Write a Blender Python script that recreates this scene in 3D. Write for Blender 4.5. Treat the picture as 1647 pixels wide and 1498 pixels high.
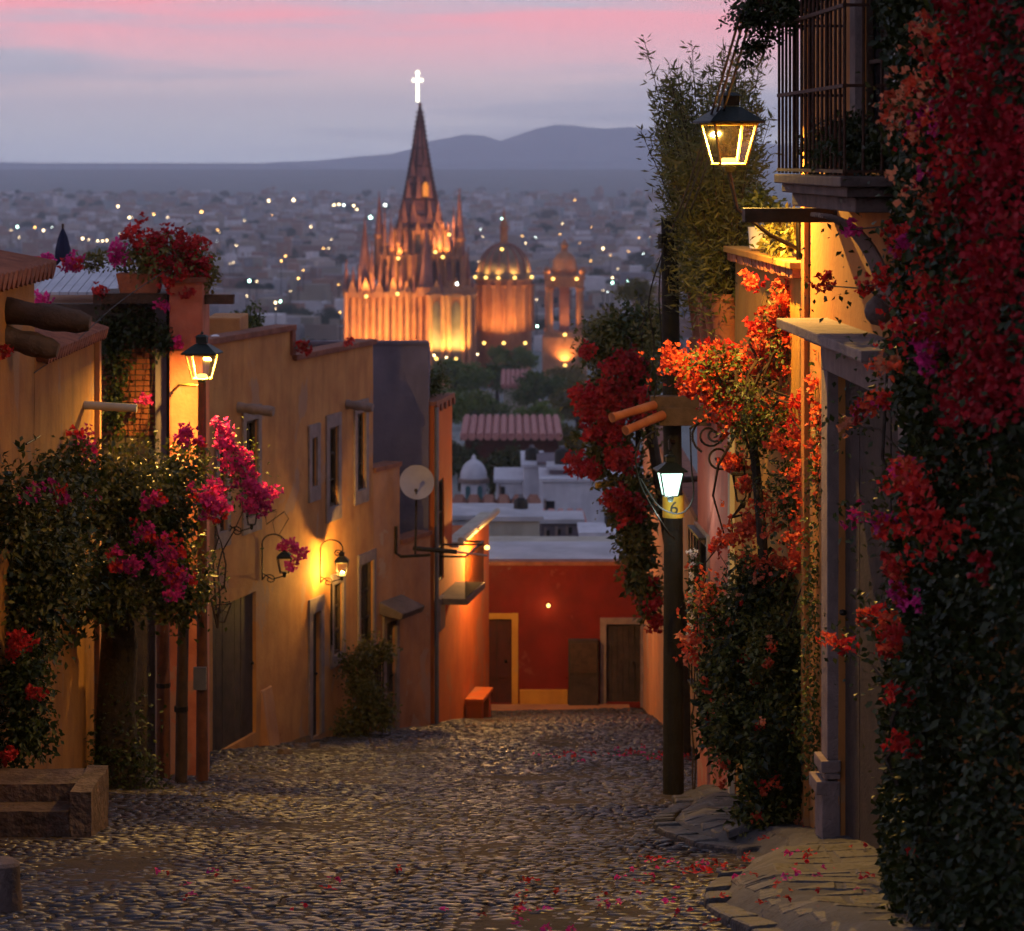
import bpy, bmesh, math, random
import numpy as np
from mathutils import Vector, Matrix, noise as mnoise
R = math.radians
rnd = random.Random(7)
scene = bpy.context.scene
for o in list(bpy.data.objects):
    bpy.data.objects.remove(o)
COL = scene.collection

# ------------------------------------------------------------------ camera
FP, CU, HV = 4500.0, 823.5, 255.0          # focal length in photo pixels, centre column, eye-level row
cam_d = bpy.data.cameras.new('camera')
cam = bpy.data.objects.new('camera', cam_d); COL.objects.link(cam)
cam.location = (0, 0, 0); cam.rotation_euler = (R(90), 0, 0)
cam_d.sensor_width = 36; cam_d.lens = 36 * FP / 1647
cam_d.shift_y = -(749 - HV) / 1647
cam_d.clip_start = 0.5; cam_d.clip_end = 60000
cam_d.dof.use_dof = True; cam_d.dof.focus_distance = 27.0; cam_d.dof.aperture_fstop = 3.0
scene.camera = cam

# ------------------------------------------------------------------ world: dusk sky
SUN_EL, SUN_ROT = R(0.5), R(250)
w = bpy.data.worlds.new('World'); scene.world = w; w.use_nodes = True
nt = w.node_tree; nt.nodes.clear()
def N(nt, t, **k):
    n = nt.nodes.new(t)
    for a, b in k.items():
        if a == 'ins':
            for i, v in b.items(): n.inputs[i].default_value = v
        else: setattr(n, a, b)
    return n
def ramp(n, stops):
    e = n.color_ramp.elements
    while len(e) > 1: e.remove(e[-1])
    e[0].position, e[0].color = stops[0][0], (*stops[0][1], 1)
    for p, c in stops[1:]:
        x = e.new(p); x.color = (*c, 1)
L = nt.links.new
wo = N(nt, 'ShaderNodeOutputWorld'); bgs = N(nt, 'ShaderNodeBackground', ins={'Strength': 0.05})
bgr = N(nt, 'ShaderNodeBackground', ins={'Strength': 1.0}); add = N(nt, 'ShaderNodeAddShader')
sky = N(nt, 'ShaderNodeTexSky', sky_type='NISHITA', sun_disc=False, sun_elevation=SUN_EL, sun_rotation=SUN_ROT)
tc = N(nt, 'ShaderNodeTexCoord'); sp = N(nt, 'ShaderNodeSeparateXYZ')
L(tc.outputs['Generated'], sp.inputs[0])
mr = N(nt, 'ShaderNodeMapRange', ins={1: 0.0, 2: 1.0}); L(sp.outputs['Z'], mr.inputs[0])
rp = N(nt, 'ShaderNodeValToRGB')
ramp(rp, [(0.0, (.88, .92, 1.10)), (0.0125, (1.0, .94, 1.0)), (0.026, (1.06, .84, .86)), (0.036, (1.12, .66, .72)), (0.048, (1.22, .50, .58)),
          (0.066, (1.25, .38, .46)), (0.12, (.62, .40, .54)), (0.22, (.30, .29, .46)), (0.45, (.13, .155, .30)), (1.0, (.07, .09, .20))])
L(mr.outputs[0], rp.inputs[0])
# streaky grey dusk clouds
mp = N(nt, 'ShaderNodeMapping'); mp.inputs['Scale'].default_value = (5, 5, 85); mp.inputs['Location'].default_value = (3.1, .4, 1.7)
L(tc.outputs['Generated'], mp.inputs[0])
cn = N(nt, 'ShaderNodeTexNoise', ins={'Scale': 1.0, 'Detail': 4.0, 'Roughness': .5}); L(mp.outputs[0], cn.inputs['Vector'])
cr = N(nt, 'ShaderNodeMapRange', ins={1: .47, 2: .62, 3: 0.0, 4: .9}); L(cn.outputs['Fac'], cr.inputs[0])
mx = N(nt, 'ShaderNodeMix', data_type='RGBA'); L(cr.outputs[0], mx.inputs[0]); L(rp.outputs[0], mx.inputs[6]); mx.inputs[7].default_value = (.62, .62, .74, 1)
L(mx.outputs[2], bgr.inputs['Color']); L(sky.outputs[0], bgs.inputs['Color'])
L(bgs.outputs[0], add.inputs[0]); L(bgr.outputs[0], add.inputs[1]); L(add.outputs[0], wo.inputs[0])

# ------------------------------------------------------------------ sun: the last faint glow
sd = bpy.data.lights.new('sun', 'SUN'); sd.energy = 0.06; sd.angle = R(25); sd.color = (1, .72, .62)
so = bpy.data.objects.new('sun', sd); COL.objects.link(so)
so.rotation_euler = (R(89.5), 0, R(60))

scene.view_settings.view_transform = 'Standard'; scene.view_settings.look = 'None'
scene.view_settings.exposure = 0.0; scene.view_settings.gamma = 1.0
cy = scene.cycles
cy.use_denoising = True
cy.use_adaptive_sampling = True; cy.adaptive_threshold = .03; cy.adaptive_min_samples = 12
cy.max_bounces = 8; cy.diffuse_bounces = 2; cy.glossy_bounces = 2; cy.transmission_bounces = 3; cy.volume_bounces = 7; cy.transparent_max_bounces = 8
cy.sample_clamp_indirect = 4.0; cy.caustics_reflective = False; cy.caustics_refractive = False

# ------------------------------------------------------------------ helpers
def P(u, v, y): return Vector(((u - CU) / FP * y, y, (HV - v) / FP * y))
def gz(y): return -2.35 - 0.16 * y
TER = [(-80, 10.4), (66, -12.95), (120, -17.5), (200, -22.5), (300, -29), (450, -37), (600, -45), (800, -48),
       (2000, -47), (2600, -40), (3000, -40), (3400, -42), (5000, -24), (6500, -11)]
def tz(y):
    if y <= TER[0][0]: return TER[0][1]
    for (a, za), (b, zb) in zip(TER, TER[1:]):
        if y <= b: return za + (zb - za) * (y - a) / (b - a)
    return TER[-1][1]

def tag(o, label=None, cat=None, group=None, kind=None):
    if label: o['label'] = label
    if cat: o['category'] = cat
    if group: o['group'] = group
    if kind: o['kind'] = kind
    return o
def thing(name, loc, label, cat, group=None):
    o = bpy.data.objects.new(name, None); COL.objects.link(o); o.location = loc; o.empty_display_size = .2
    return tag(o, label, cat, group)
def wloc(o):
    p = Vector((0, 0, 0))
    while o is not None: p = p + o.location; o = o.parent
    return p
def linkmesh(name, me, mat, parent=None):
    if mat is not None and not me.materials: me.materials.append(mat)
    o = bpy.data.objects.new(name, me); COL.objects.link(o)
    if parent is not None: o.parent = parent
    return o

class MB:
    def __init__(s): s.v = []; s.f = []
    def add(s, vs, fs):
        n = len(s.v); s.v += [tuple(p) for p in vs]; s.f += [tuple(i + n for i in f) for f in fs]; return s
    def hexa(s, p):   # 8 points: bottom 4 ccw, top 4 ccw
        return s.add(p, [(3, 2, 1, 0), (4, 5, 6, 7), (0, 1, 5, 4), (1, 2, 6, 5), (2, 3, 7, 6), (3, 0, 4, 7)])
    def box(s, a, b):
        x0, y0, z0 = a; x1, y1, z1 = b
        return s.hexa([(x0, y0, z0), (x1, y0, z0), (x1, y1, z0), (x0, y1, z0), (x0, y0, z1), (x1, y0, z1), (x1, y1, z1), (x0, y1, z1)])
    def prism(s, poly, z0, z1):
        n = len(poly)
        vs = [(x, y, z0) for x, y in poly] + [(x, y, z1) for x, y in poly]
        return s.add(vs, [tuple(range(n))[::-1], tuple(range(n, 2 * n))] + [(i, (i + 1) % n, n + (i + 1) % n, n + i) for i in range(n)])
    def tube(s, pts, r, seg=8, cap=True):
        pts = [Vector(p) for p in pts]; n = len(pts)
        rr = r if isinstance(r, (list, tuple)) else [r] * n
        base = len(s.v); up = None
        for i, p in enumerate(pts):
            t = (pts[min(i + 1, n - 1)] - pts[max(i - 1, 0)])
            if t.length < 1e-9: t = Vector((0, 0, 1))
            t.normalize()
            if up is None: up = Vector((0, 0, 1)) if abs(t.z) < .9 else Vector((1, 0, 0))
            a = t.cross(up)
            if a.length < 1e-6: a = t.cross(Vector((0, 1, 0)))
            a.normalize(); b = a.cross(t).normalized(); up = b
            for k in range(seg):
                q = p + (a * math.cos(2 * math.pi * k / seg) + b * math.sin(2 * math.pi * k / seg)) * rr[i]
                s.v.append(tuple(q))
        for i in range(n - 1):
            for k in range(seg):
                k2 = (k + 1) % seg
                s.f.append((base + i * seg + k, base + i * seg + k2, base + (i + 1) * seg + k2, base + (i + 1) * seg + k))
        if cap:
            s.f.append(tuple(base + k for k in range(seg))[::-1]); s.f.append(tuple(base + (n - 1) * seg + k for k in range(seg)))
        return s
    def lathe(s, prof, c, seg=16, sx=1, sy=1, a0=0):
        base = len(s.v); n = len(prof)
        for r, z in prof:
            for k in range(seg):
                a = a0 + 2 * math.pi * k / seg
                s.v.append((c[0] + r * sx * math.cos(a), c[1] + r * sy * math.sin(a), c[2] + z))
        for i in range(n - 1):
            for k in range(seg):
                k2 = (k + 1) % seg
                s.f.append((base + i * seg + k, base + i * seg + k2, base + (i + 1) * seg + k2, base + (i + 1) * seg + k))
        s.f.append(tuple(base + k for k in range(seg))[::-1]); s.f.append(tuple(base + (n - 1) * seg + k for k in range(seg)))
        return s
    def mesh(s, name, off=(0, 0, 0)):
        me = bpy.data.meshes.new(name)
        me.from_pydata([(x - off[0], y - off[1], z - off[2]) for x, y, z in s.v], [], s.f); me.update(); return me
    def build(s, name, mat, parent=None, smooth=False, bev=0):
        off = wloc(parent) if parent is not None else (0, 0, 0)
        me = s.mesh(name, off)
        if bev:
            bm = bmesh.new(); bm.from_mesh(me); bmesh.ops.remove_doubles(bm, verts=bm.verts, dist=1e-5)
            bmesh.ops.bevel(bm, geom=list(bm.edges), offset=bev, segments=2, affect='EDGES', profile=.6, clamp_overlap=True)
            bm.to_mesh(me); bm.free()
        if smooth:
            for p in me.polygons: p.use_smooth = True
            try: me.set_sharp_from_angle(angle=R(40))
            except Exception: pass
        return linkmesh(name, me, mat, parent)

# ------------------------------------------------------------------ materials
def newmat(name):
    m = bpy.data.materials.new(name); m.use_nodes = True
    nt = m.node_tree; b = nt.nodes['Principled BSDF']; return m, nt, b
def noisy(name, c1, c2, scale=3, rough=.85, bump=.3, bscale=40, spec=.3, streak=0.0, c3=None, patch=None, detail=3, metal=0, bdist=.02):
    m, nt, b = newmat(name); L = nt.links.new
    tc = N(nt, 'ShaderNodeTexCoord'); geo = N(nt, 'ShaderNodeNewGeometry')
    n1 = N(nt, 'ShaderNodeTexNoise', ins={'Scale': scale, 'Detail': detail, 'Roughness': .62}); L(geo.outputs['Position'], n1.inputs['Vector'])
    r1 = N(nt, 'ShaderNodeMapRange', ins={1: .32, 2: .68}); L(n1.outputs['Fac'], r1.inputs[0])
    mx = N(nt, 'ShaderNodeMix', data_type='RGBA'); L(r1.outputs[0], mx.inputs[0]); mx.inputs[6].default_value = (*c1, 1); mx.inputs[7].default_value = (*c2, 1)
    out = mx.outputs[2]
    if streak:
        mp = N(nt, 'ShaderNodeMapping'); mp.inputs['Scale'].default_value = (2.4, 2.4, .5); L(geo.outputs['Position'], mp.inputs[0])
        n2 = N(nt, 'ShaderNodeTexNoise', ins={'Scale': 1.3, 'Detail': 2, 'Roughness': .6}); L(mp.outputs[0], n2.inputs['Vector'])
        r2 = N(nt, 'ShaderNodeMapRange', ins={1: .46, 2: .78, 3: 0, 4: streak * .8}); L(n2.outputs['Fac'], r2.inputs[0])
        m2 = N(nt, 'ShaderNodeMix', data_type='RGBA'); L(r2.outputs[0], m2.inputs[0]); L(out, m2.inputs[6])
        m2.inputs[7].default_value = (*(c3 or tuple(x * .35 for x in c1)), 1); out = m2.outputs[2]
    if patch:
        n4 = N(nt, 'ShaderNodeTexNoise', ins={'Scale': .75, 'Detail': 5, 'Roughness': .65, 'Distortion': .4}); L(geo.outputs['Position'], n4.inputs['Vector'])
        r4 = N(nt, 'ShaderNodeMapRange', ins={1: .585, 2: .61, 3: 0, 4: .75}); L(n4.outputs['Fac'], r4.inputs[0])
        m4 = N(nt, 'ShaderNodeMix', data_type='RGBA'); L(r4.outputs[0], m4.inputs[0]); L(out, m4.inputs[6]); m4.inputs[7].default_value = (*patch, 1); out = m4.outputs[2]
    L(out, b.inputs['Base Color'])
    b.inputs['Roughness'].default_value = rough; b.inputs['Specular IOR Level'].default_value = spec; b.inputs['Metallic'].default_value = metal
    if bump:
        n3 = N(nt, 'ShaderNodeTexNoise', ins={'Scale': bscale, 'Detail': 2}); L(geo.outputs['Position'], n3.inputs['Vector'])
        bp = N(nt, 'ShaderNodeBump', ins={'Strength': bump, 'Distance': bdist}); L(n3.outputs['Fac'], bp.inputs['Height']); L(bp.outputs[0], b.inputs['Normal'])
    return m
def emit(name, col, st, sample=True):
    m, nt, b = newmat(name); nt.nodes.remove(b)
    e = N(nt, 'ShaderNodeEmission', ins={'Color': (*col, 1), 'Strength': st}); nt.links.new(e.outputs[0], nt.nodes['Material Output'].inputs[0])
    if not sample: m.cycles.emission_sampling = 'NONE'
    return m
def leafmat(name, c1, c2, trans=.25, rough=.45):
    m, nt, b = newmat(name); L = nt.links.new
    g = N(nt, 'ShaderNodeNewGeometry'); oi = N(nt, 'ShaderNodeObjectInfo')
    rp = N(nt, 'ShaderNodeValToRGB'); ramp(rp, [(0, c1), (1, c2)]); L(g.outputs['Random Per Island'], rp.inputs[0])
    hs = N(nt, 'ShaderNodeHueSaturation'); L(rp.outputs[0], hs.inputs['Color'])
    mr = N(nt, 'ShaderNodeMapRange', ins={3: .65, 4: 1.35}); L(oi.outputs['Random'], mr.inputs[0]); L(mr.outputs[0], hs.inputs['Value'])
    L(hs.outputs[0], b.inputs['Base Color']); b.inputs['Roughness'].default_value = rough; b.inputs['Specular IOR Level'].default_value = .35
    t = N(nt, 'ShaderNodeBsdfTranslucent'); L(hs.outputs[0], t.inputs[0])
    ms = N(nt, 'ShaderNodeMixShader', ins={0: trans}); L(b.outputs[0], ms.inputs[1]); L(t.outputs[0], ms.inputs[2]); L(ms.outputs[0], nt.nodes['Material Output'].inputs[0])
    return m
def glassmat(name, tint=(1, 1, 1), gl=.12):
    m, nt, b = newmat(name); nt.nodes.remove(b); L = nt.links.new
    t = N(nt, 'ShaderNodeBsdfTransparent', ins={0: (*tint, 1)}); g = N(nt, 'ShaderNodeBsdfGlossy', ins={'Roughness': .06})
    ms = N(nt, 'ShaderNodeMixShader', ins={0: gl}); L(t.outputs[0], ms.inputs[1]); L(g.outputs[0], ms.inputs[2]); L(ms.outputs[0], nt.nodes['Material Output'].inputs[0])
    return m
M = {}
M['ochre'] = noisy('ochre_plaster', (.52, .245, .08), (.39, .16, .055), 1.6, .9, .35, 18, streak=.55, c3=(.20, .085, .035), patch=(.34, .20, .13))
M['ochre2'] = noisy('faded_ochre_plaster', (.46, .22, .10), (.30, .13, .07), 1.3, .9, .35, 18, streak=.6, c3=(.36, .22, .17), patch=(.36, .25, .19))
M['oldyellow'] = noisy('old_yellow_plaster', (.38, .18, .045), (.26, .11, .03), 1.4, .9, .35, 18, streak=.7, c3=(.13, .06, .025), patch=(.26, .16, .10))
M['yellow'] = noisy('yellow_plaster', (.55, .29, .05), (.44, .20, .035), 1.4, .9, .3, 18, streak=.45, c3=(.25, .11, .03), patch=(.42, .25, .09))
M['orange_wall'] = noisy('golden_orange_plaster', (.52, .22, .055), (.42, .16, .04), 1.5, .9, .3, 18, streak=.4, patch=(.36, .19, .08))
M['orange'] = noisy('orange_plaster', (.52, .12, .02), (.42, .085, .015), 1.4, .9, .3, 16, streak=.4, c3=(.25, .05, .02), patch=(.36, .13, .06))
M['redwall'] = noisy('red_plaster', (.19, .012, .007), (.13, .008, .005), 1.5, .88, .3, 16, streak=.4, c3=(.12, .012, .01), patch=(.20, .045, .03))
M['pink'] = noisy('pink_plaster', (.52, .17, .13), (.40, .11, .09), 1.4, .9, .3, 18, streak=.5, c3=(.25, .08, .07), patch=(.40, .22, .18))
M['pinkpier'] = noisy('rose_plaster', (.48, .16, .10), (.36, .10, .06), 2.2, .9, .4, 20, streak=.7, c3=(.12, .04, .03), patch=(.30, .17, .13))
M['greywall'] = noisy('grey_render', (.17, .14, .17), (.12, .10, .125), 1.2, .9, .35, 14, streak=.4, c3=(.08, .07, .09))
M['white'] = noisy('whitewash', (.62, .62, .68), (.48, .48, .55), 1.2, .85, .2, 14, streak=.4, c3=(.3, .3, .34))
M['cream'] = noisy('cream_render', (.5, .46, .38), (.38, .34, .28), 1.2, .85, .2, 14, streak=.4)
M['roofgrey'] = noisy('grey_roof', (.5, .5, .55), (.34, .34, .38), 1.0, .7, .2, 10)
M['stone'] = noisy('carved_stone', (.28, .21, .195), (.19, .14, .13), 5, .85, .5, 40, streak=.5, c3=(.12, .09, .08))
M['stonedark'] = noisy('weathered_stone', (.16, .11, .10), (.085, .06, .055), 5, .85, .6, 30)
M['stepstone'] = noisy('step_stone', (.15, .10, .075), (.06, .036, .026), 4, .85, .8, 14, bdist=.05)
M['concrete'] = noisy('pavement_concrete', (.10, .095, .10), (.055, .05, .053), 2.5, .8, .6, 25)
M['flag'] = noisy('flagstone', (.085, .078, .084), (.036, .032, .034), 2.2, .6, .8, 14, spec=.4, bdist=.04)
M['earth'] = noisy('dust_and_earth', (.055, .038, .027), (.026, .018, .014), 2.0, .95, .6, 20)
M['terrain'] = noisy('haze_pale_ground', (.20, .22, .22), (.12, .14, .14), .02, .95, 0)  # pale and cool: haze over the far plain is painted into the ground
M['hill'] = noisy('haze_pale_mountain', (.44, .48, .55), (.36, .40, .46), .002, 1, 0)  # rock lightened towards blue, distance haze put into its colour
M['wood'] = noisy('dark_wood', (.075, .04, .025), (.035, .02, .012), 6, .7, .5, 30)
M['woodred'] = noisy('red_brown_wood', (.16, .055, .025), (.09, .03, .015), 5, .75, .5, 30, streak=.5)
M['woodgrey'] = noisy('weathered_beam', (.13, .085, .06), (.07, .045, .035), 5, .85, .6, 30)
M['pole'] = noisy('tarred_pole', (.012, .010, .010), (.007, .006, .006), 6, .8, .5, 30)
M['doorwood'] = noisy('old_door_wood', (.06, .04, .035), (.03, .02, .018), 5, .75, .5, 30, streak=.5)
M['doorred'] = noisy('maroon_door_paint', (.08, .012, .01), (.045, .008, .008), 4, .6, .3, 30)
M['iron'] = noisy('wrought_iron', (.018, .015, .014), (.03, .022, .018), 20, .55, .2, 60, metal=.6)
M['rust'] = noisy('rusty_iron', (.085, .035, .02), (.04, .018, .012), 20, .7, .3, 60, metal=.3)
M['capmetal'] = noisy('green_black_metal', (.012, .022, .022), (.02, .03, .03), 12, .5, .2, 60, metal=.5)
M['paleframe'] = noisy('pale_lamp_frame', (.30, .24, .07), (.24, .18, .05), 12, .5, .1, 60)
M['terracotta'] = noisy('terracotta', (.46, .16, .075), (.34, .105, .05), 5, .85, .4, 40, streak=.25, c3=(.45, .33, .27))
M['tile'] = noisy('clay_tile', (.27, .10, .06), (.16, .055, .035), 5, .85, .4, 40)
M['tilepink'] = noisy('pink_roof_tile', (.48, .22, .20), (.36, .15, .14), 2, .85, .3, 20)
M['brick'] = noisy('brick', (.26, .085, .045), (.16, .05, .03), 8, .9, .5, 50)
M['mortar'] = noisy('mortar', (.10, .075, .06), (.06, .045, .04), 5, .95, .4, 40)
M['darkpane'] = noisy('dark_window', (.012, .012, .016), (.02, .02, .026), 4, .12, 0, 10, spec=.5)
M['curtain'] = noisy('curtained_window', (.10, .085, .085), (.05, .045, .05), 6, .6, 0, 10)
M['dish'] = noisy('grey_dish', (.30, .28, .33), (.25, .23, .28), 3, .5, .1, 30)
M['metalgrey'] = noisy('grey_metal', (.2, .2, .23), (.14, .14, .16), 4, .45, .1, 30, metal=.4)
M['black'] = noisy('black_rubber', (.012, .011, .011), (.02, .018, .018), 5, .6, .1, 30)
M['bandyellow'] = noisy('yellow_band_and_lit_corbel', (.62, .38, .04), (.5, .28, .03), 8, .6, .2, 40)
M['bluecloth'] = noisy('navy_cloth', (.02, .022, .06), (.012, .014, .04), 5, .9, .2, 30)
M['blueball'] = noisy('blue_paint', (.03, .08, .35), (.02, .06, .28), 4, .3, 0)
M['whitepaint'] = noisy('white_paint', (.75, .75, .78), (.65, .65, .7), 4, .4, 0)
M['bark'] = noisy('bark', (.05, .035, .025), (.025, .018, .014), 8, .95, .8, 20)
M['twig'] = noisy('twig', (.06, .035, .022), (.03, .018, .012), 8, .9, 0)
M['sandstone'] = noisy('pink_sandstone', (.50, .24, .12), (.34, .14, .075), .35, .9, .3, 1.5, streak=.6, c3=(.20, .085, .06), bdist=.2)
M['spirestone'] = noisy('dark_rose_sandstone', (.36, .16, .13), (.20, .085, .075), .5, .9, .3, 1.5, bdist=.2)
M['ribstone'] = noisy('dark_rib_and_recess_stone', (.12, .06, .055), (.07, .035, .035), .5, .9, .3, 1.5, bdist=.2)  # dark stone for ribs; on the arches it stands in for recess shade
M['domestone'] = noisy('dome_stone', (.26, .19, .14), (.17, .12, .09), .5, .85, .2, 1.5)
M['tealglass'] = noisy('teal_shutter', (.06, .16, .18), (.04, .11, .13), 2, .5, 0)
def cobmat():
    m, nt, b = newmat('cobble_stone'); L = nt.links.new
    g = N(nt, 'ShaderNodeNewGeometry'); oi = N(nt, 'ShaderNodeObjectInfo')
    sm = N(nt, 'ShaderNodeMath', operation='ADD'); L(g.outputs['Random Per Island'], sm.inputs[0]); L(oi.outputs['Random'], sm.inputs[1])
    fr = N(nt, 'ShaderNodeMath', operation='FRACT'); L(sm.outputs[0], fr.inputs[0])
    rp = N(nt, 'ShaderNodeValToRGB'); ramp(rp, [(0, (.032, .025, .027)), (.35, (.046, .040, .050)), (.7, (.064, .058, .078)), (.9, (.095, .088, .108)), (1, (.05, .03, .027))]); L(fr.outputs[0], rp.inputs[0])  # violet-blue tint puts the sky's sheen into the stone colours
    n = N(nt, 'ShaderNodeTexNoise', ins={'Scale': 30, 'Detail': 4}); L(g.outputs['Position'], n.inputs['Vector'])
    mm = N(nt, 'ShaderNodeMix', data_type='RGBA', blend_type='MULTIPLY', ins={0: .6}); L(rp.outputs[0], mm.inputs[6]); L(n.outputs['Fac'], mm.inputs[7]); 
    L(mm.outputs[2], b.inputs['Base Color'])
    rr = N(nt, 'ShaderNodeMapRange', ins={3: .22, 4: .54}); L(n.outputs['Fac'], rr.inputs[0]); L(rr.outputs[0], b.inputs['Roughness']); b.inputs['Specular IOR Level'].default_value = .4
    bp = N(nt, 'ShaderNodeBump', ins={'Strength': .5, 'Distance': .01}); L(n.outputs['Fac'], bp.inputs['Height']); L(bp.outputs[0], b.inputs['Normal'])
    return m
M['cobble'] = cobmat()
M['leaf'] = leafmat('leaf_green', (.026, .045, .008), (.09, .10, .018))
M['leaflit'] = leafmat('leaf_lamplit_green', (.05, .07, .012), (.19, .17, .035))  # lit copy of the leaf green, lantern warmth painted in
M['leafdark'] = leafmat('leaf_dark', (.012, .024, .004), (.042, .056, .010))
M['leafolive'] = leafmat('leaf_olive', (.09, .095, .018), (.22, .17, .035))
M['leafbamboo'] = leafmat('leaf_bamboo', (.09, .10, .025), (.20, .18, .05), .35)
M['leaftree'] = leafmat('leaf_tree', (.055, .10, .015), (.13, .17, .03))
M['fl_red'] = leafmat('bract_red', (.42, .012, .015), (.62, .035, .03), .4, .6)
M['fl_crimson'] = leafmat('bract_crimson', (.30, .006, .012), (.48, .012, .03), .35, .6)
M['fl_coral'] = leafmat('bract_coral', (.62, .06, .025), (.80, .16, .07), .45, .6)
M['fl_peach'] = leafmat('bract_peach', (.70, .22, .10), (.85, .36, .20), .45, .6)
M['fl_magenta'] = leafmat('bract_magenta', (.50, .012, .16), (.72, .04, .30), .4, .6)
M['fl_white'] = leafmat('petal_white', (.6, .55, .55), (.8, .75, .75), .4, .6)
M['glass'] = glassmat('lamp_glass')
M['glow_yellow'] = emit('lamp_disc_glow', (1, .74, .16), 3)
M['glow_white'] = emit('white_lamp_glass', (.66, 1, .84), 2.6)
M['glow_warm'] = emit('warm_bulb', (1, .62, .16), 4)
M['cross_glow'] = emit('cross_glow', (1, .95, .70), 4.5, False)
M['flood_glow'] = emit('flood_lamp_glow', (1, .60, .14), 5, False)
M['city_white'] = emit('city_lamp_white', (.85, 1, .92), 16, False)
M['city_warm'] = emit('city_lamp_warm', (1, .72, .38), 16, False)
M['city_green'] = emit('city_lamp_green', (.55, 1, .80), 18, False)
M['city_orange'] = emit('city_lamp_orange', (1, .5, .12), 18, False)

# ------------------------------------------------------------------ leaves and flowers
def leafverts(pos, dirs, nrm, ln, wd, fold=.25):
    """arrays -> folded diamond leaves (4 verts, 2 tris)"""
    side = np.cross(dirs, nrm); side /= np.linalg.norm(side, axis=1)[:, None] + 1e-9
    nn = np.cross(side, dirs)
    a = pos; t = pos + dirs * ln[:, None]
    m = pos + dirs * (ln * .5)[:, None]
    l = m + side * (wd * .5)[:, None] + nn * (wd * fold)[:, None]
    r = m - side * (wd * .5)[:, None] + nn * (wd * fold)[:, None]
    V = np.stack([a, l, t, r], 1).reshape(-1, 3)
    n = len(pos); b = np.arange(n)[:, None] * 4
    F = np.concatenate([b + [0, 2, 1], b + [0, 3, 2]], 1).reshape(-1, 3)
    return V, F
def npmesh(name, V, F, mat, parent=None, kind=None):
    if parent is not None: V = V - np.array(wloc(parent))
    me = bpy.data.meshes.new(name)
    me.vertices.add(len(V)); me.vertices.foreach_set('co', V.astype(np.float32).ravel())
    k = F.shape[1]
    me.loops.add(F.size); me.loops.foreach_set('vertex_index', F.astype(np.int32).ravel())
    me.polygons.add(len(F)); me.polygons.foreach_set('loop_start', np.arange(0, F.size, k, dtype=np.int32))
    me.update(calc_edges=True)
    o = linkmesh(name, me, mat, parent)
    if kind: o['kind'] = kind
    return o
def unit(a): return a / (np.linalg.norm(a, axis=1)[:, None] + 1e-9)
def leaf_cloud(rs, pts, out, size, asp=.55, droop=.3):
    n = len(pts)
    d = unit(rs.normal(size=(n, 3)) + out * .7 + np.array([0, 0, -droop]))
    nr = unit(rs.normal(size=(n, 3)) * .7 + out * .6 + np.array([0, -.2, .8]))
    ln = size * rs.uniform(.55, 1.3, n)
    return leafverts(pts, d, nr, ln, ln * asp)
def clump(rs, n, ells, shell=.35, clumps=26, cs=.22):
    """points grouped in clumps inside ellipsoids [(c, (rx,ry,rz))]; returns pts, outward dirs"""
    vol = np.array([e[1][0] * e[1][1] * e[1][2] for e in ells]) ** .75; pr = vol / vol.sum()
    idx = rs.choice(len(ells), n, p=pr)
    C = np.array([list(e[0]) for e in ells]); Rr = np.array([e[1] for e in ells])
    cen = []
    for e in range(len(ells)):
        k = unit(rs.normal(size=(clumps, 3))) * rs.uniform(shell, 1.0, clumps)[:, None]
        cen.append(k)
    cen = np.array(cen)
    ci = rs.integers(0, clumps, n)
    q = cen[idx, ci] + rs.normal(size=(n, 3)) * cs
    return C[idx] + q * Rr[idx], unit(q)
CLUST = {}
def cluster_mesh(k, nb=11, rad=.085, petal=.05):
    key = (k, nb, rad, petal)
    if key in CLUST: return CLUST[key]
    rs = np.random.default_rng(100 + k); Vs = []; Fs = []; o = 0
    cen = unit(rs.normal(size=(nb, 3))) * rs.uniform(.25, 1, nb)[:, None] * rad * np.array([1.15, 1, .9])
    for c in cen:
        ax = unit((c + rs.normal(size=3) * rad * .5)[None])[0]
        t = np.cross(ax, rs.normal(size=3)); t /= np.linalg.norm(t); b = np.cross(ax, t)
        for j in range(3):
            a = 2.094 * j + rs.uniform(-.3, .3)
            d = (t * math.cos(a) + b * math.sin(a)) * .8 + ax * .6; d /= np.linalg.norm(d)
            l = petal * rs.uniform(.8, 1.25)
            V, F = leafverts(c[None], d[None], ax[None], np.array([l]), np.array([l * .85]), .2)
            Vs.append(V); Fs.append(F + o); o += 4
    me = bpy.data.meshes.new('flower_cluster')
    me.from_pydata(np.concatenate(Vs).tolist(), [], np.concatenate(Fs).tolist()); me.update(); me.materials.append(M['fl_red'])
    CLUST[key] = me; return me
def flowers(plant, items, rad=.085, petal=.05, nb=11):
    """items: [(world pos, material key, scale)]"""
    off = wloc(plant)
    for p, mk, sc in items:
        o = bpy.data.objects.new('flower_cluster', cluster_mesh(rnd.randrange(7), nb, rad, petal)); COL.objects.link(o)
        o.parent = plant; o.location = Vector(p) - off; o.rotation_euler = (rnd.uniform(-.6, .6), rnd.uniform(-.6, .6), rnd.uniform(0, 6.28)); o.scale = (sc, sc, sc)
        o.material_slots[0].link = 'OBJECT'; o.material_slots[0].material = M[mk]
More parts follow.
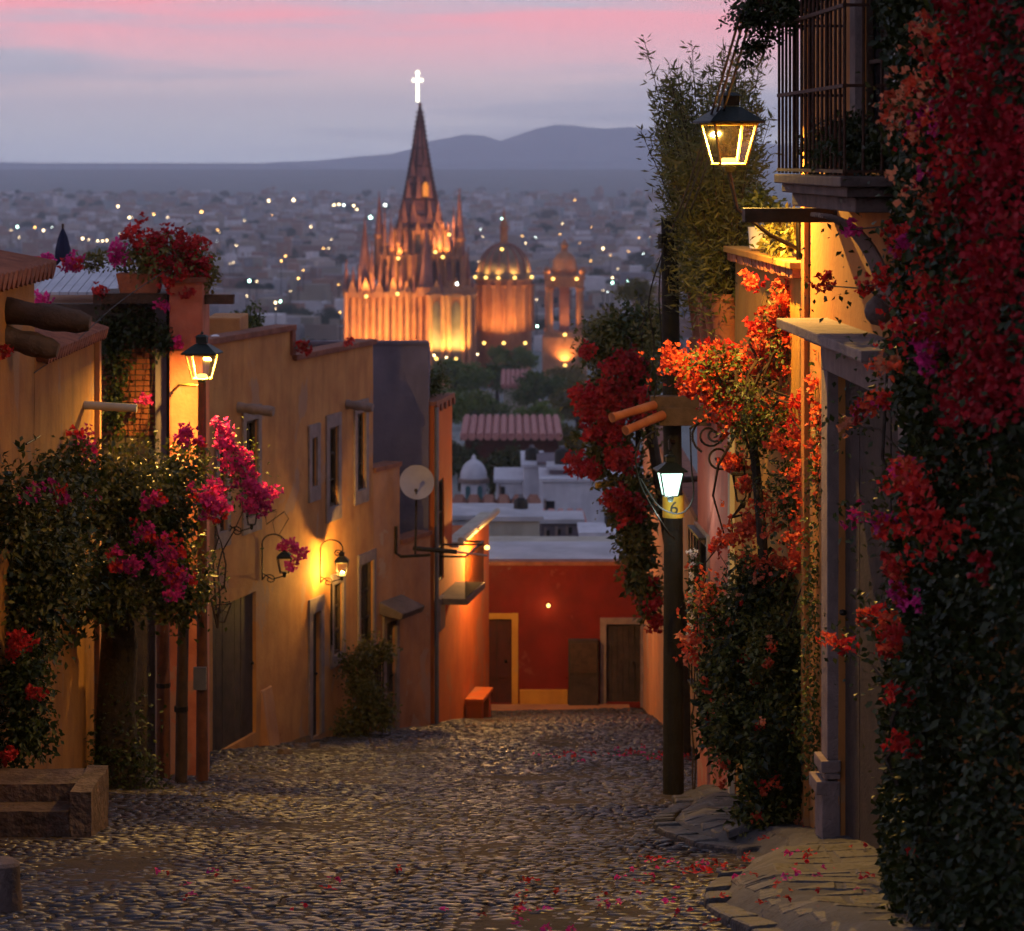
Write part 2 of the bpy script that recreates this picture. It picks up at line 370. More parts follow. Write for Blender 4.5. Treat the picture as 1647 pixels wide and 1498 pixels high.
def pxstroke(path, n, rad, cols, ydep=.3, sc=(.75, 1.35)):
    """blossom positions along a path of (u, v, y) points, spread rad photo pixels"""
    out = []
    for _ in range(n):
        t = rnd.uniform(0, len(path) - 1.0001); i = int(t); f = t - i
        a, b = path[i], path[min(i + 1, len(path) - 1)]
        u, v, y = (a[j] + (b[j] - a[j]) * f for j in range(3))
        out.append((P(u + rnd.gauss(0, rad * .5), v + rnd.gauss(0, rad * .5), y + rnd.uniform(-ydep, ydep)), rnd.choice(cols), rnd.uniform(*sc)))
    return out
def pxell(u, v, y, ru, rv, ry):
    return (P(u, v, y), (ru / FP * y, ry, rv / FP * y))
def vine_branches(plant, root, ends, r0=.03, mat='twig', seg=6, wob=.18):
    mb = MB()
    for e in ends:
        a, b = Vector(root), Vector(e); n = 7; pts = []; rr = []
        for i in range(n + 1):
            t = i / n; p = a.lerp(b, t)
            k = math.sin(t * math.pi) * wob
            pts.append(p + Vector((rnd.uniform(-k, k), rnd.uniform(-k, k), rnd.uniform(-k, k) + k * .8))); rr.append(r0 * (1 - .8 * t))
        mb.tube(pts, rr, seg)
    return mb.build('branches', M[mat], plant, smooth=True)

# ------------------------------------------------------------------ facades (vertical wall planes along the street)
class Facade:
    def __init__(s, A, B, side):
        s.A = Vector((A[0], A[1], 0)); s.B = Vector((B[0], B[1], 0)); d = s.B - s.A; s.len = d.length; s.d = d.normalized()
        s.n = Vector((s.d.y, -s.d.x, 0)) * side; s.side = side
    def w(s, a, z, o=0): p = s.A + s.d * a + s.n * o; return Vector((p.x, p.y, z))
    def px(s, u, v, o=0):
        A = s.A + s.n * o; a = (u - CU) / FP
        t = (a * A.y - A.x) / (s.d.x - a * s.d.y); y = A.y + t * s.d.y
        return t, (HV - v) / FP * y
    def rect(s, u0, u1, v0, v1, o=0):
        um, vm = (u0 + u1) / 2, (v0 + v1) / 2
        a0, a1 = s.px(u0, vm, o)[0], s.px(u1, vm, o)[0]
        z1 = s.px(um, v0, o)[1]; z0 = s.px(um, v1, o)[1]
        return (min(a0, a1), max(a0, a1), z0, z1)
    def fbox(s, mb, a0, a1, z0, z1, o0, o1):
        pts = [s.w(a0, z0, o0), s.w(a1, z0, o0), s.w(a1, z0, o1), s.w(a0, z0, o1), s.w(a0, z1, o0), s.w(a1, z1, o0), s.w(a1, z1, o1), s.w(a0, z1, o1)]
        return mb.hexa(pts)
    def wall(s, tops, zb, holes, th, mat, parent, name='wall', amp=.012, step=.45):
        """tops: [(a0,a1,ztop)]; holes [(a0,a1,z0,z1)]; slab from outer face (0) back to -th"""
        S = sorted({round(x, 4) for t in tops for x in t[:2]} | {round(x, 4) for h in holes for x in h[:2]})
        Z = sorted({round(zb, 4)} | {round(t[2], 4) for t in tops} | {round(x, 4) for h in holes for x in h[2:]})
        def fill(L):
            r = []
            for a, b in zip(L, L[1:]):
                k = max(1, int((b - a) / step)); r += [a + (b - a) * i / k for i in range(k)]
            return r + [L[-1]]
        S, Z = fill(S), fill(Z); nS, nZ = len(S) - 1, len(Z) - 1
        def solid(i, j):
            if i < 0 or j < 0 or i >= nS or j >= nZ: return False
            a, z = (S[i] + S[i + 1]) / 2, (Z[j] + Z[j + 1]) / 2
            if not any(t[0] < a < t[1] and z < t[2] for t in tops): return False
            return not any(h[0] < a < h[1] and h[2] < z < h[3] for h in holes)
        vs = {}; V = []; F = []
        def vid(i, j, back):
            k = (i, j, back)
            if k not in vs:
                nz = mnoise.noise(Vector((S[i] * .9 + s.A.y, Z[j] * .9, 3.3))) * amp + mnoise.noise(Vector((S[i] * 3 + s.A.y, Z[j] * 3, 1.3))) * amp * .4
                vs[k] = len(V); V.append(s.w(S[i], Z[j], (-th if back else nz)))
            return vs[k]
        for i in range(nS):
            for j in range(nZ):
                if not solid(i, j): continue
                F.append((vid(i, j, 0), vid(i + 1, j, 0), vid(i + 1, j + 1, 0), vid(i, j + 1, 0)))
                for (di, dj), e in {(-1, 0): ((0, 0), (0, 1)), (1, 0): ((1, 1), (1, 0)), (0, -1): ((1, 0), (0, 0)), (0, 1): ((0, 1), (1, 1))}.items():
                    if not solid(i + di, j + dj):
                        (p, q), (r_, t_) = e
                        F.append((vid(i + p, j + q, 0), vid(i + r_, j + t_, 0), vid(i + r_, j + t_, 1), vid(i + p, j + q, 1)))
        mb = MB(); mb.v = [tuple(v) for v in V]; mb.f = F
        return mb.build(name, mat, parent)
    def body(s, a0, a1, zb, zt, th, depth, mat, parent, name='body'):
        q = [s.w(a0, 0, -th), s.w(a1, 0, -th), s.w(a1, 0, -depth), s.w(a0, 0, -depth)]
        mb = MB(); mb.prism([(p.x, p.y) for p in q], zb, zt); return mb.build(name, mat, parent)
    def surround(s, mb, r, wd=.14, o=.035, sill=True, back=.0):
        a0, a1, z0, z1 = r
        s.fbox(mb, a0 - wd, a0, z0, z1, -.02, o); s.fbox(mb, a1, a1 + wd, z0, z1, -.02, o)
        s.fbox(mb, a0 - wd, a1 + wd, z1, z1 + wd * 1.5, -.02, o + .003)
        if sill: s.fbox(mb, a0 - wd, a1 + wd, z0 - wd * 1.6, z0, -.02, o + .004)
    def window(s, parent, r, th_=.25, th=.13, frame=True, wd=.14, pane='darkpane', cross=True, sill=True):
        a0, a1, z0, z1 = r
        m = MB(); s.fbox(m, a0, a1, z0, z1, -th + .02, -th + .04); w_ = m.build('window', M[pane], parent)
        m = MB(); t = .05
        s.fbox(m, a0, a0 + t, z0, z1, -th + .05, -th + .1); s.fbox(m, a1 - t, a1, z0, z1, -th + .05, -th + .1)
        s.fbox(m, a0 + t, a1 - t, z0, z0 + t, -th + .05, -th + .1); s.fbox(m, a0 + t, a1 - t, z1 - t, z1, -th + .05, -th + .1)
        if cross:
            c = (a0 + a1) / 2; s.fbox(m, c - .02, c + .02, z0 + t, z1 - t, -th + .052, -th + .09)
            for k in (1, 2): zz = z0 + (z1 - z0) * k / 3; s.fbox(m, a0 + t, a1 - t, zz - .018, zz + .018, -th + .053, -th + .088)
        m.build('window_frame', M['wood'], w_)
        if frame:
            m = MB(); s.surround(m, r, wd, sill=sill); m.build('stone_surround', M['stone'], w_, bev=.008)
        return w_
    def door(s, parent, r, th_=.25, th=.13, planks=5, mat='doorwood', frame=True, wd=.16):
        a0, a1, z0, z1 = r
        m = MB(); s.fbox(m, a0, a1, z0, z1, -th + .01, -th + .03); d = m.build('door', M['black'], parent)
        for k in range(planks):
            p0 = a0 + (a1 - a0) * k / planks; p1 = a0 + (a1 - a0) * (k + 1) / planks
            m = MB(); s.fbox(m, p0 + .006, p1 - .006, z0, z1 - .01, -th + .031, -th + .065 + rnd.uniform(0, .01)); m.build('plank', M[mat], d)
        m = MB(); c = s.w(a1 - .14, (z0 + z1) / 2, -th + .11); m.lathe([(.0, -.03), (.03, -.02), (.035, 0), (.03, .02), (0, .03)], c, 8); m.build('handle', M['iron'], d)
        if frame:
            m = MB(); s.surround(m, r, wd, sill=False); m.build('stone_surround', M['stone'], d, bev=.008)
        return d

# ================================================================== SETTING
# terrain sheet
ys = [-80, -40, 0, 10, 20, 30, 40, 50, 60, 66, 80, 100, 120, 150, 200, 250, 300, 380, 450, 520, 600, 700, 800, 1000, 1300, 1600, 2000, 2200, 2400, 2600, 2800, 3000, 3200, 3400, 3800, 4400, 5000, 5700, 6500]
xs = [-2900, -2000, -1000, -500, -200, -80, -30, -12, -6, 0, 6, 12, 30, 80, 200, 500, 1000, 2000, 2900]
mb = MB(); nx = len(xs)
for y in ys:
    for x in xs:
        z = tz(y) - .06
        if 500 < y < 3300: z += (mnoise.noise(Vector((x / 300, y / 500, 0)))) * 3
        mb.v.append((x, y, z))
for j in range(len(ys) - 1):
    for i in range(nx - 1):
        mb.f.append((j * nx + i, j * nx + i + 1, (j + 1) * nx + i + 1, (j + 1) * nx + i))
tag(mb.build('ground', M['terrain']), kind='structure')
# mountains far behind the town
def mountain(name, y, prof, dep):
    mb = MB(); us = np.linspace(-900, 2600, 120); rows = 7; n = len(us)
    pu = [p[0] for p in prof]; pv = [p[1] for p in prof]
    for j in range(rows):
        t = j / (rows - 1); yy = y - dep + dep * 2 * t
        for u in us:
            top = P(u, np.interp(u, pu, pv), y).z
            h = (top + 48) * max(0.0, 1 - abs(2 * t - 1) ** 1.3)
            h *= 1 + .06 * mnoise.noise(Vector((u / 60, yy / 400, 1))) + .035 * mnoise.noise(Vector((u / 17, yy / 120, 5)))
            mb.v.append(((u - CU) / FP * y, yy, -48.2 + h))
    for j in range(rows - 1):
        for i in range(n - 1): mb.f.append((j * n + i, j * n + i + 1, (j + 1) * n + i + 1, (j + 1) * n + i))
    tag(mb.build(name, M['hill'], smooth=True), kind='structure')
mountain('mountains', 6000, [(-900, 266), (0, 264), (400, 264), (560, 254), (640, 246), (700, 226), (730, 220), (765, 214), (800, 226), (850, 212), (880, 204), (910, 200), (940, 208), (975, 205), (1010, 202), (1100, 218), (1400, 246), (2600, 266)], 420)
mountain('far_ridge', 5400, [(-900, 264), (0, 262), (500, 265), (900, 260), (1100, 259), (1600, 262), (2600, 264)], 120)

# street bed
def xl(y): return -6.3 if y < 40 else -6.3 + (y - 40) * .08
mb = MB(); YY = np.arange(4, 70.1, 1.0); XX = np.linspace(-7, 5.4, 26)
def und(x, y): return .05 * mnoise.noise(Vector((x * .45, y * .35, 2))) - .05 * math.exp(-((x + .2) / 1.6) ** 2)
for y in YY:
    for x in XX: mb.v.append((x, y, gz(y) + und(x, y)))
nX = len(XX)
for j in range(len(YY) - 1):
    for i in range(nX - 1): mb.f.append((j * nX + i, j * nX + i + 1, (j + 1) * nX + i + 1, (j + 1) * nX + i))
street = mb.build('street', M['earth'], smooth=True); tag(street, kind='structure')
def bury(x, y): return -.028 * max(0, mnoise.noise(Vector((x * .7, y * .45, 8))) + .35 * mnoise.noise(Vector((x * 2.3, y * 2, 3))) + .05)
def pave_x(y): return 1.75 + .22 * math.sin(y * .8) + (.25 if 24 < y < 27 else 0)
# cobbles
rs = np.random.default_rng(5)
stones = []
y = 17.6
while y < 65:
    row = .125 * rnd.uniform(.85, 1.2); x = -6.2 + rnd.uniform(0, .1)
    xr = pave_x(y) + .12 if y < 33.6 else 2.85
    while x < xr:
        wd = rnd.uniform(.09, .22) if rnd.random() < .9 else rnd.uniform(.22, .32)
        if abs(x) < .1835 * y + .6: stones.append((x + wd / 2, y + row / 2 + rnd.uniform(-.025, .025), wd / 2 * rnd.uniform(.86, .98), row / 2 * rnd.uniform(.85, 1.05)))
        x += wd
    y += row
rnd.shuffle(stones)
def stone_geo(rx, ry, seed):
    r = random.Random(seed); n = 7; top = []; mid = []; bot = []; tx, ty = r.uniform(-.15, .15), r.uniform(-.13, .1); h = r.uniform(.005, .02)
    for k in range(n):
        a = 2 * math.pi * (k + r.uniform(-.25, .25)) / n; q = r.uniform(.85, 1.1)
        cx, cy_ = math.cos(a) * q, math.sin(a) * q
        bot.append((cx * rx * 1.05, cy_ * ry * 1.05, -.05)); mid.append((cx * rx, cy_ * ry, h * .35 + tx * cx * rx * .5 + ty * cy_ * ry * .5))
        top.append((cx * rx * .8, cy_ * ry * .8, h + tx * cx * rx * .6 + ty * cy_ * ry * .6))
    v = bot + mid + top + [(0, 0, h * 1.12)]
    f = []
    for k in range(n):
        k2 = (k + 1) % n
        f += [(k, k2, n + k2, n + k), (n + k, n + k2, 2 * n + k2, 2 * n + k), (2 * n + k, 2 * n + k2, 3 * n)]
    return v, f
vis = sorted([s for s in stones if 19.5 < s[1] < 21.9], key=lambda s: -s[2] * s[3] / s[1] ** 2)
near = vis[:290]; nearset = set(id(s) for s in near)
pool = []
for k in range(24):
    v, f = stone_geo(.08, .06, k); m_ = MB(); m_.v = v; m_.f = f; me = m_.mesh('cobblestone'); me.materials.append(M['cobble'])
    for p in me.polygons: p.use_smooth = True
    pool.append(me)
for s in near:
    o = bpy.data.objects.new('cobblestone', rnd.choice(pool)); COL.objects.link(o); o.parent = street
    o.location = (s[0], s[1], gz(s[1]) + und(s[0], s[1]) + bury(s[0], s[1])); o.scale = (s[2] / .08, s[3] / .06, 1); o.rotation_euler = (-.158, 0, rnd.uniform(-.15, .15))
V = []; F = []
shp = [stone_geo(.08, .06, 100 + k) for k in range(60)]
for s in stones:
    if id(s) in nearset: continue
    v, f = rnd.choice(shp); b = len(V); z0 = gz(s[1]) + und(s[0], s[1]) + bury(s[0], s[1]); kx, ky = s[2] / .08, s[3] / .06
    for p in v: V.append((s[0] + p[0] * kx, s[1] + p[1] * ky, z0 + p[2] - .16 * p[1] * ky))
    F += [tuple(i + b for i in q) for q in f]
mbc = MB(); mbc.v = V; mbc.f = F; o = mbc.build('cobblestones', M['cobble'], street); o['kind'] = 'stuff'
for p in o.data.polygons: p.use_smooth = True
# raised pavement on the right: lumpy concrete
mb = MB(); yy = np.arange(14, 34.6, .35); K = 10
for y in yy:
    x0, x1 = pave_x(y), 3.9
    for k in range(K):
        t = k / (K - 1); x = x0 + (x1 - x0) * t
        h = .30 * min(1, (t * 4.5)) ** .6 + .05 * mnoise.noise(Vector((x * 1.4, y * 1.1, 4)))
        step = .10 * math.floor((y - 26) / 1.6) * .0
        mb.v.append((x, y, gz(y) - .06 + h * (1 if y < 27.5 else .75) + .1 * math.exp(-((y - 24.5) / 1.6) ** 2) * t))
for j in range(len(yy) - 1):
    for k in range(K - 1): mb.f.append((j * K + k, j * K + k + 1, (j + 1) * K + k + 1, (j + 1) * K + k))
pv = mb.build('pavement', M['concrete'], smooth=True); tag(pv, kind='structure')
def pave_z(x, y):
    t_ = min(1.0, max(0.0, (x - pave_x(y)) / (3.9 - pave_x(y))))
    return gz(y) - .06 + (.30 * min(1, t_ * 4.5) ** .6 + .05 * mnoise.noise(Vector((x * 1.4, y * 1.1, 4)))) * (1 if y < 27.5 else .75) + .1 * math.exp(-((y - 24.5) / 1.6) ** 2) * t_
y = 18.2
while y < 33.8:
    dy = rnd.uniform(.32, .62); x = pave_x(y) + .24
    while x < 3.3:
        dx = rnd.uniform(.35, .8); g_ = rnd.uniform(.012, .03); pts = []
        for (ax, ay) in ((x + g_, y + g_), (x + dx * .5, y + g_ * .6), (x + dx - g_, y + g_), (x + dx - g_, y + dy - g_), (x + dx * .5, y + dy - g_ * .5), (x + g_, y + dy - g_)):
            pts.append((ax + rnd.uniform(-.03, .03), ay + rnd.uniform(-.03, .03)))
        n_ = len(pts); up_ = rnd.uniform(.003, .010); c0 = (sum(p[0] for p in pts) / n_, sum(p[1] for p in pts) / n_)
        m_ = MB(); top = [(c0[0] + (p[0] - c0[0]) * .94, c0[1] + (p[1] - c0[1]) * .94) for p in pts]
        m_.add([(p[0], p[1], pave_z(*p) - .06) for p in pts] + [(p[0], p[1], pave_z(*p) + up_ - .012) for p in pts] + [(p[0], p[1], pave_z(*p) + up_) for p in top], [(i, (i + 1) % n_, n_ + (i + 1) % n_, n_ + i) for i in range(n_)] + [(n_ + i, n_ + (i + 1) % n_, 2 * n_ + (i + 1) % n_, 2 * n_ + i) for i in range(n_)] + [tuple(range(2 * n_, 3 * n_))])
        m_.build('flagstone', M['flag'], pv); x += dx
    y += dy
y = 18.0
while y < 33.6:
    ln = rnd.uniform(.3, .75); xa, xb = pave_x(y), pave_x(y + ln); wd_ = rnd.uniform(.16, .26); h0 = rnd.uniform(.05, .10)
    m_ = MB(); m_.hexa([(xa - .05, y, gz(y) - .2), (xa + wd_, y, gz(y) - .2), (xb + wd_, y + ln - .02, gz(y + ln) - .2), (xb - .05, y + ln - .02, gz(y + ln) - .2), (xa - .03, y + .01, gz(y) + h0), (xa + wd_, y + .01, gz(y) + h0 + .02), (xb + wd_, y + ln - .03, gz(y + ln) + h0 + .01), (xb - .03, y + ln - .03, gz(y + ln) + h0)])
    m_.build('kerb_stone', M['flag'], pv, bev=.03); y += ln

exec_order = 'setting done'
# ================================================================== BUILDINGS ALONG THE STREET
def coping(F, mb, a0, a1, z, o=.07, h=.08, th=.34):
    F.fbox(mb, a0, a1, z - .02, z + h, -th, o); return mb
def spout(F, parent, u, v, ln, r=.085, mat='stone', drop=.06):
    a, z = F.px(u, v); m = MB(); n = 8
    pts = [F.w(a, z - drop * i / n, -.05 + (ln + .05) * i / n) for i in range(n + 1)]
    m.tube(pts, [r * (1 + .12 * math.sin(i * 2.1)) for i in range(n + 1)], 10); return m.build('waterspout', M[mat], parent, smooth=True)

# ---- ochre two-storey house
LO = Facade((-5.24, 43.5), (-2.63, 53), 1)
oh = thing('ochre_house', LO.w(0, gz(44)), 'two-storey ochre house with stone window surrounds left of the street', 'house')
sx = LO.px(470, 560)[0]; zb = gz(54) - .6
wins = [LO.rect(351, 363, 702, 855), LO.rect(394, 413, 676, 832), LO.rect(500, 508.5, 704, 783), LO.rect(528, 542.5, 687, 815), LO.rect(573, 586.5, 664, 788),
        LO.rect(535, 550, 938, 1052), LO.rect(578, 599, 905, 1040)]
gar = LO.rect(342, 412, 966, 1250); gar = (gar[0], gar[1], gz(45.6) + .02, gar[3])
dr = LO.rect(501, 514, 985, 1188); dr = (dr[0], dr[1], gz(50) + .05, dr[3])
LO.wall([(0, sx, -2.97), (sx, LO.len, -3.5)], zb, wins + [gar, dr], .28, M['ochre'], oh)
LO.body(.02, sx, zb, -3.25, .28, 7, M['ochre'], oh, 'rear_block'); LO.body(sx + .01, LO.len - .02, zb, -3.8, .281, 7, M['ochre'], oh, 'rear_block')
for a0_, a1_, zz in ((-.02, sx + .05, -2.97), (sx + .065, LO.len + .03, -3.5)): coping(LO, m := MB(), a0_, a1_, zz); m.build('coping', M['tile'], oh, bev=.012)
LO.fbox(m := MB(), sx - .1, sx + .06, -3.42, -2.992, -.33, .05); m.build('coping', M['tile'], oh, bev=.012)
for i, r in enumerate(wins): LO.window(oh, r, .28, wd=.16 if i < 5 else .13, pane='curtain' if i in (2, 4) else 'darkpane')
g = LO.door(oh, gar, .28, planks=7, mat='doorwood', frame=False); g.name = 'garage_door'
m = MB(); c_ = gar[0] + (gar[1] - gar[0]) * .66; LO.fbox(m, c_ - .05, c_ + .05, gar[2], gar[3] - .5, -.2, -.13); m.build('centre_strip', M['stone'], g)
LO.fbox(m := MB(), gar[0], gar[1], gar[3] - .5, gar[3] - .3, -.2, -.1); m.build('cross_rail', M['doorwood'], g)
LO.door(oh, dr, .28, planks=4, wd=.18)
for u, v, ln in ((383, 655, .62), (558, 650, .5)): spout(LO, oh, u, v, ln)
m = MB(); a, z = LO.px(531, 940); m.tube([LO.w(a, z, .03), LO.w(a, z - 1.1, .03)], .018, 6); m.build('conduit', M['iron'], oh)
# rough stone base buttress at the corner of the garage
m = MB(); a = gar[1] + .3
m.hexa([LO.w(a - .12, zb + .4, 0), LO.w(a + .5, zb + .4, 0), LO.w(a + .45, zb + .4, .34), LO.w(a - .08, zb + .4, .34), LO.w(a - .1, gz(47) + .9, -.02), LO.w(a + .42, gz(47) + .9, -.02), LO.w(a + .4, gz(47) + .9, .03), LO.w(a - .08, gz(47) + .9, .03)])
m.build('buttress', M['ochre2'], oh, bev=.03)
# window grille box under the lower right window
m = MB(); r = wins[6]; gb = LO
for k in range(6):
    a = r[0] + (r[1] - r[0]) * (k + .0) / 5; LO.fbox(m, a - .012, a + .012, r[2] - .9, r[2] + .05, .2, .225)
LO.fbox(m, r[0] - .05, r[1] + .05, r[2] - .92, r[2] - .86, 0, .26); LO.fbox(m, r[0] - .05, r[1] + .05, r[2], r[2] + .03, .195, .23)
m.build('window_grille', M['iron'], oh)
LO.fbox(m := MB(), r[0], r[1], r[2] - .84, r[2] - .05, .02, .18); m.build('planter_box', M['wood'], oh)

# ---- faded annex with dish
AN = Facade((-2.63, 53.02), (-1.62, 55.6), 1)
an = thing('faded_annex', AN.w(0, gz(53)), 'low faded ochre annex with small hooded door beside the ochre house', 'house')
s2 = AN.px(643, 750)[0]
ad = AN.rect(620, 636, 1000, 1165); ad = (ad[0], ad[1], gz(54.3) + .03, ad[3])
AN.wall([(0, s2, -5.93), (s2, AN.len, -7.45)], zb - .3, [ad], .25, M['ochre2'], an)
AN.body(.02, s2, zb - .3, -6.1, .25, 2.2, M['ochre2'], an, 'rear_block'); 
for a0_, a1_, zz in ((.03, s2, -5.93), (s2 + .01, AN.len - .02, -7.45)): coping(AN, m := MB(), a0_, a1_, zz, .05, .06); m.build('coping', M['tile'], an)
AN.door(an, ad, .25, planks=4, wd=.14)
m = MB(); a, z = AN.px(628, 972); 
m.hexa([AN.w(ad[0] - .3, z - .12, 0), AN.w(ad[1] + .3, z - .12, 0), AN.w(ad[1] + .3, z - .2, .45), AN.w(ad[0] - .3, z - .2, .45), AN.w(ad[0] - .3, z + .12, 0), AN.w(ad[1] + .3, z + .12, 0), AN.w(ad[1] + .3, z - .08, .5), AN.w(ad[0] - .3, z - .08, .5)])
m.build('door_hood', M['stonedark'], an, bev=.02)
a, z = AN.px(610, 1140); AN.fbox(m := MB(), a - .07, a + .09, z - .12, z + .12, .0, .1); m.build('meter_box', M['black'], an)
# dish
a, z = AN.px(634, 855)
d_ = thing('satellite_dish', AN.w(a, z, 0), 'round grey satellite dish on a bent pipe bracket', 'satellite dish')
m = MB(); c = P(670, 777, 53.6)
prof = [(0, 0), (.08, .004), (.16, .015), (.24, .035), (.33, .065), (.335, .075), (.24, .046), (.16, .026), (.08, .015), (0, .011)]
m.lathe(prof, (0, 0, 0), 28)
rot = Matrix.Rotation(R(72), 3, 'X') @ Matrix.Rotation(R(8), 3, 'Y')
m.v = [tuple(c + rot @ Vector((v[0], v[1], v[2]))) for v in m.v]; m.build('reflector', M['dish'], d_, smooth=True)
m = MB(); m.tube([c + Vector((0, -.02, -.22)), c + Vector((0, -.3, -.12))], .015, 6); m.tube([c + Vector((0, -.28, -.12)), c + Vector((0, -.34, -.1))], .035, 8); m.build('feed_arm', M['iron'], d_)
q = AN.w(a, z, .04); m = MB(); m.tube([q + Vector((0, 0, .1)), q + Vector((0, 0, -.42)), q + Vector((.1, -.1, -.47)), P(692, 893, 53.5)], .03, 8); m.tube([P(668, 893, 53.5), c + Vector((0, .1, -.1))], .022, 8); m.build('bracket', M['iron'], d_)
# two antenna rods poking over the street
an_r = thing('antenna_bar', P(690, 884, 54), 'dark horizontal antenna bars sticking out below the dish', 'antenna')
m = MB(); m.tube([P(664, 882, 54), P(735, 888, 54)], .045, 8); m.build('main_bar', M['iron'], an_r)
m = MB(); m.tube([P(712, 876, 54), P(775, 876, 54)], .02, 6); m.build('upper_rod', M['iron'], an_r)
m = MB(); m.tube([P(735, 888, 54), P(784, 894, 54)], .022, 6); m.build('lower_rod', M['metalgrey'], an_r)

# ---- tall grey wall behind the annex
GH = Facade((-6.0, 56.0), (-1.67, 56.0), 1)
gh = thing('grey_house', GH.w(0, gz(56)), 'tall blank grey house end wall behind the satellite dish', 'house')
GH.wall([(0, GH.len, -3.72)], zb - 1, [], .2, M['greywall'], gh); GH.body(.01, GH.len - .01, zb - 1, -3.8, .2, 1.6, M['greywall'], gh, 'rear_block')
GH.fbox(m := MB(), 0, GH.len, -3.72, -3.66, -.25, .03); m.build('coping', M['greywall'], gh)

# ---- orange corner house
OR = Facade((-1.565, 56.14), (-.52, 63.2), 1)
og = thing('orange_house', OR.w(0, gz(56)), 'glowing orange corner house with small iron balcony and lit cornice', 'house')
s3 = OR.px(727, 700)[0]
ow = OR.rect(702, 714, 772, 935)
OR.wall([(0, s3, -4.95), (s3, OR.len, -8.1)], gz(64) - .8, [ow], .25, M['orange'], og)
OR.body(.02, s3 - .01, gz(64) - .8, -5.2, .25, 1.6, M['orange'], og, 'rear_block'); OR.body(s3 + .01, OR.len - .01, gz(64) - .8, -8.3, .251, 3, M['orange'], og, 'rear_block')
OR.window(og, ow, .25, frame=False)
m = MB(); coping(OR, m, -.02, s3, -4.95, .06, .07)
for k in range(5): OR.fbox(m, .12 + k * .5, .3 + k * .5, -5.12, -4.975, .01, .05)
m.build('coping', M['tile'], og)
m = MB(); n = 12; pts = [OR.w(s3 + .15 + (OR.len - s3) * i / n, -7.98, .16) for i in range(n + 1)]; m.tube(pts, .075, 8); OR.fbox(m, s3 + .05, OR.len + .1, -8.12, -8.0, -.2, .13); m.build('cornice', M['cream'], og, smooth=True)
bal = MB(); r = OR.rect(700, 742, 888, 958); z0 = OR.px(715, 952)[1]; a0, a1 = .35, s3 + .5
OR.fbox(bal, a0, a1, z0 - .12, z0, 0, .62); b_ = bal.build('balcony', M['stonedark'], og)
m = MB(); OR.fbox(m, a0, a1, z0 + .83, z0 + .87, .56, .6); OR.fbox(m, a0, a0 + .03, z0 + .83, z0 + .87, 0, .56); OR.fbox(m, a1 - .03, a1, z0 + .83, z0 + .87, 0, .56); m.build('handrail', M['iron'], b_)
for k in range(14):
    a = a0 + .02 + (a1 - a0 - .05) * k / 13; m = MB(); OR.fbox(m, a, a + .02, z0, z0 + .83, .57, .59); m.build('baluster', M['iron'], b_)
m = MB(); OR.fbox(m, .15, .75, gz(57) + 1.95, gz(57) + 2.6, .01, .1); m.build('meter_cabinet', M['metalgrey'], og)
m = MB(); m.tube([OR.w(.04, -5, .05), OR.w(.04, gz(56.2), .05)], .045, 8); m.build('downpipe', M['metalgrey'], og)
# stone bench at its foot
a = OR.px(752, 1140)[0]; bp = OR.w(a, gz(58.9), .2)
bn = thing('stone_bench', bp, 'small orange masonry bench at foot of the orange house', 'bench')
m = MB(); OR.fbox(m, a - .5, a + .9, gz(59.5) + .24, gz(59.5) + .33, .02, .42); m.build('seat', M['orange'], bn, bev=.02)
m = MB(); OR.fbox(m, a + .55, a + .85, gz(62) - .1, gz(59.5) + .238, .03, .38); m.build('support', M['orange'], bn)
m = MB(); OR.fbox(m, a - .45, a - .2, gz(62) - .1, gz(59.5) + .238, .03, .38); m.build('support', M['orange'], bn)

# ---- red house closing the street
RD = Facade((-1.4, 64.4), (3.9, 64.4), 1)
rd = thing('red_house', RD.w(0, gz(64)), 'single-storey deep red house closing the end of the street', 'house')
d1 = RD.rect(786, 823, 996, 1146); d2 = RD.rect(975, 1030, 1004, 1140)
gzr = gz(64.3)
d1 = (d1[0] - .5, d1[1], gzr + .1, d1[3]); d2 = (d2[0], d2[1], gzr + .12, d2[3])
RD.wall([(0, RD.len, -9.33)], gzr - 1, [d1, d2], .3, M['redwall'], rd); RD.body(.01, RD.len - .01, gzr - 1, -9.55, .3, 4.6, M['redwall'], rd, 'rear_block'); RD.fbox(m := MB(), .02, RD.len - .02, -9.545, -9.46, -4.7, -.36); m.build('roof', M['roofgrey'], rd)
m = MB(); RD.fbox(m, -.05, RD.len + .05, -9.36, -9.27, -.35, .1); m.build('coping', M['tile'], rd)
a = RD.px(790, 920)[0]; k = 0
while k < 16:
    m = MB(); RD.fbox(m, a + k * .215, a + k * .215 + .06, -9.72, -9.47, .005, .035); m.build('brick_dentil', M['redwall'], rd); k += 1
dd = RD.door(rd, d1, .3, planks=3, mat='doorred', frame=False)
m = MB(); RD.fbox(m, d1[1], d1[1] + .15, gzr, d1[3] + .14, -.02, .05); RD.fbox(m, d1[0], d1[1], d1[3], d1[3] + .137, -.02, .047); m.build('door_surround', M['yellow'], dd, bev=.01)
for zz in (.62, 1.35): RD.fbox(m := MB(), d1[0], d1[1], gzr + zz, gzr + zz + .1, -.2, -.16); m.build('cross_rail', M['doorred'], dd)
d2o = RD.door(rd, d2, .3, planks=6, frame=False)
m = MB(); RD.fbox(m, d2[0] - .14, d2[0], gzr, d2[3] + .15, -.02, .06); RD.fbox(m, d2[1], d2[1] + .14, gzr, d2[3] + .15, -.02, .06); RD.fbox(m, d2[0], d2[1], d2[3], d2[3] + .147, -.02, .057); m.build('stone_surround', M['stone'], d2o, bev=.01)
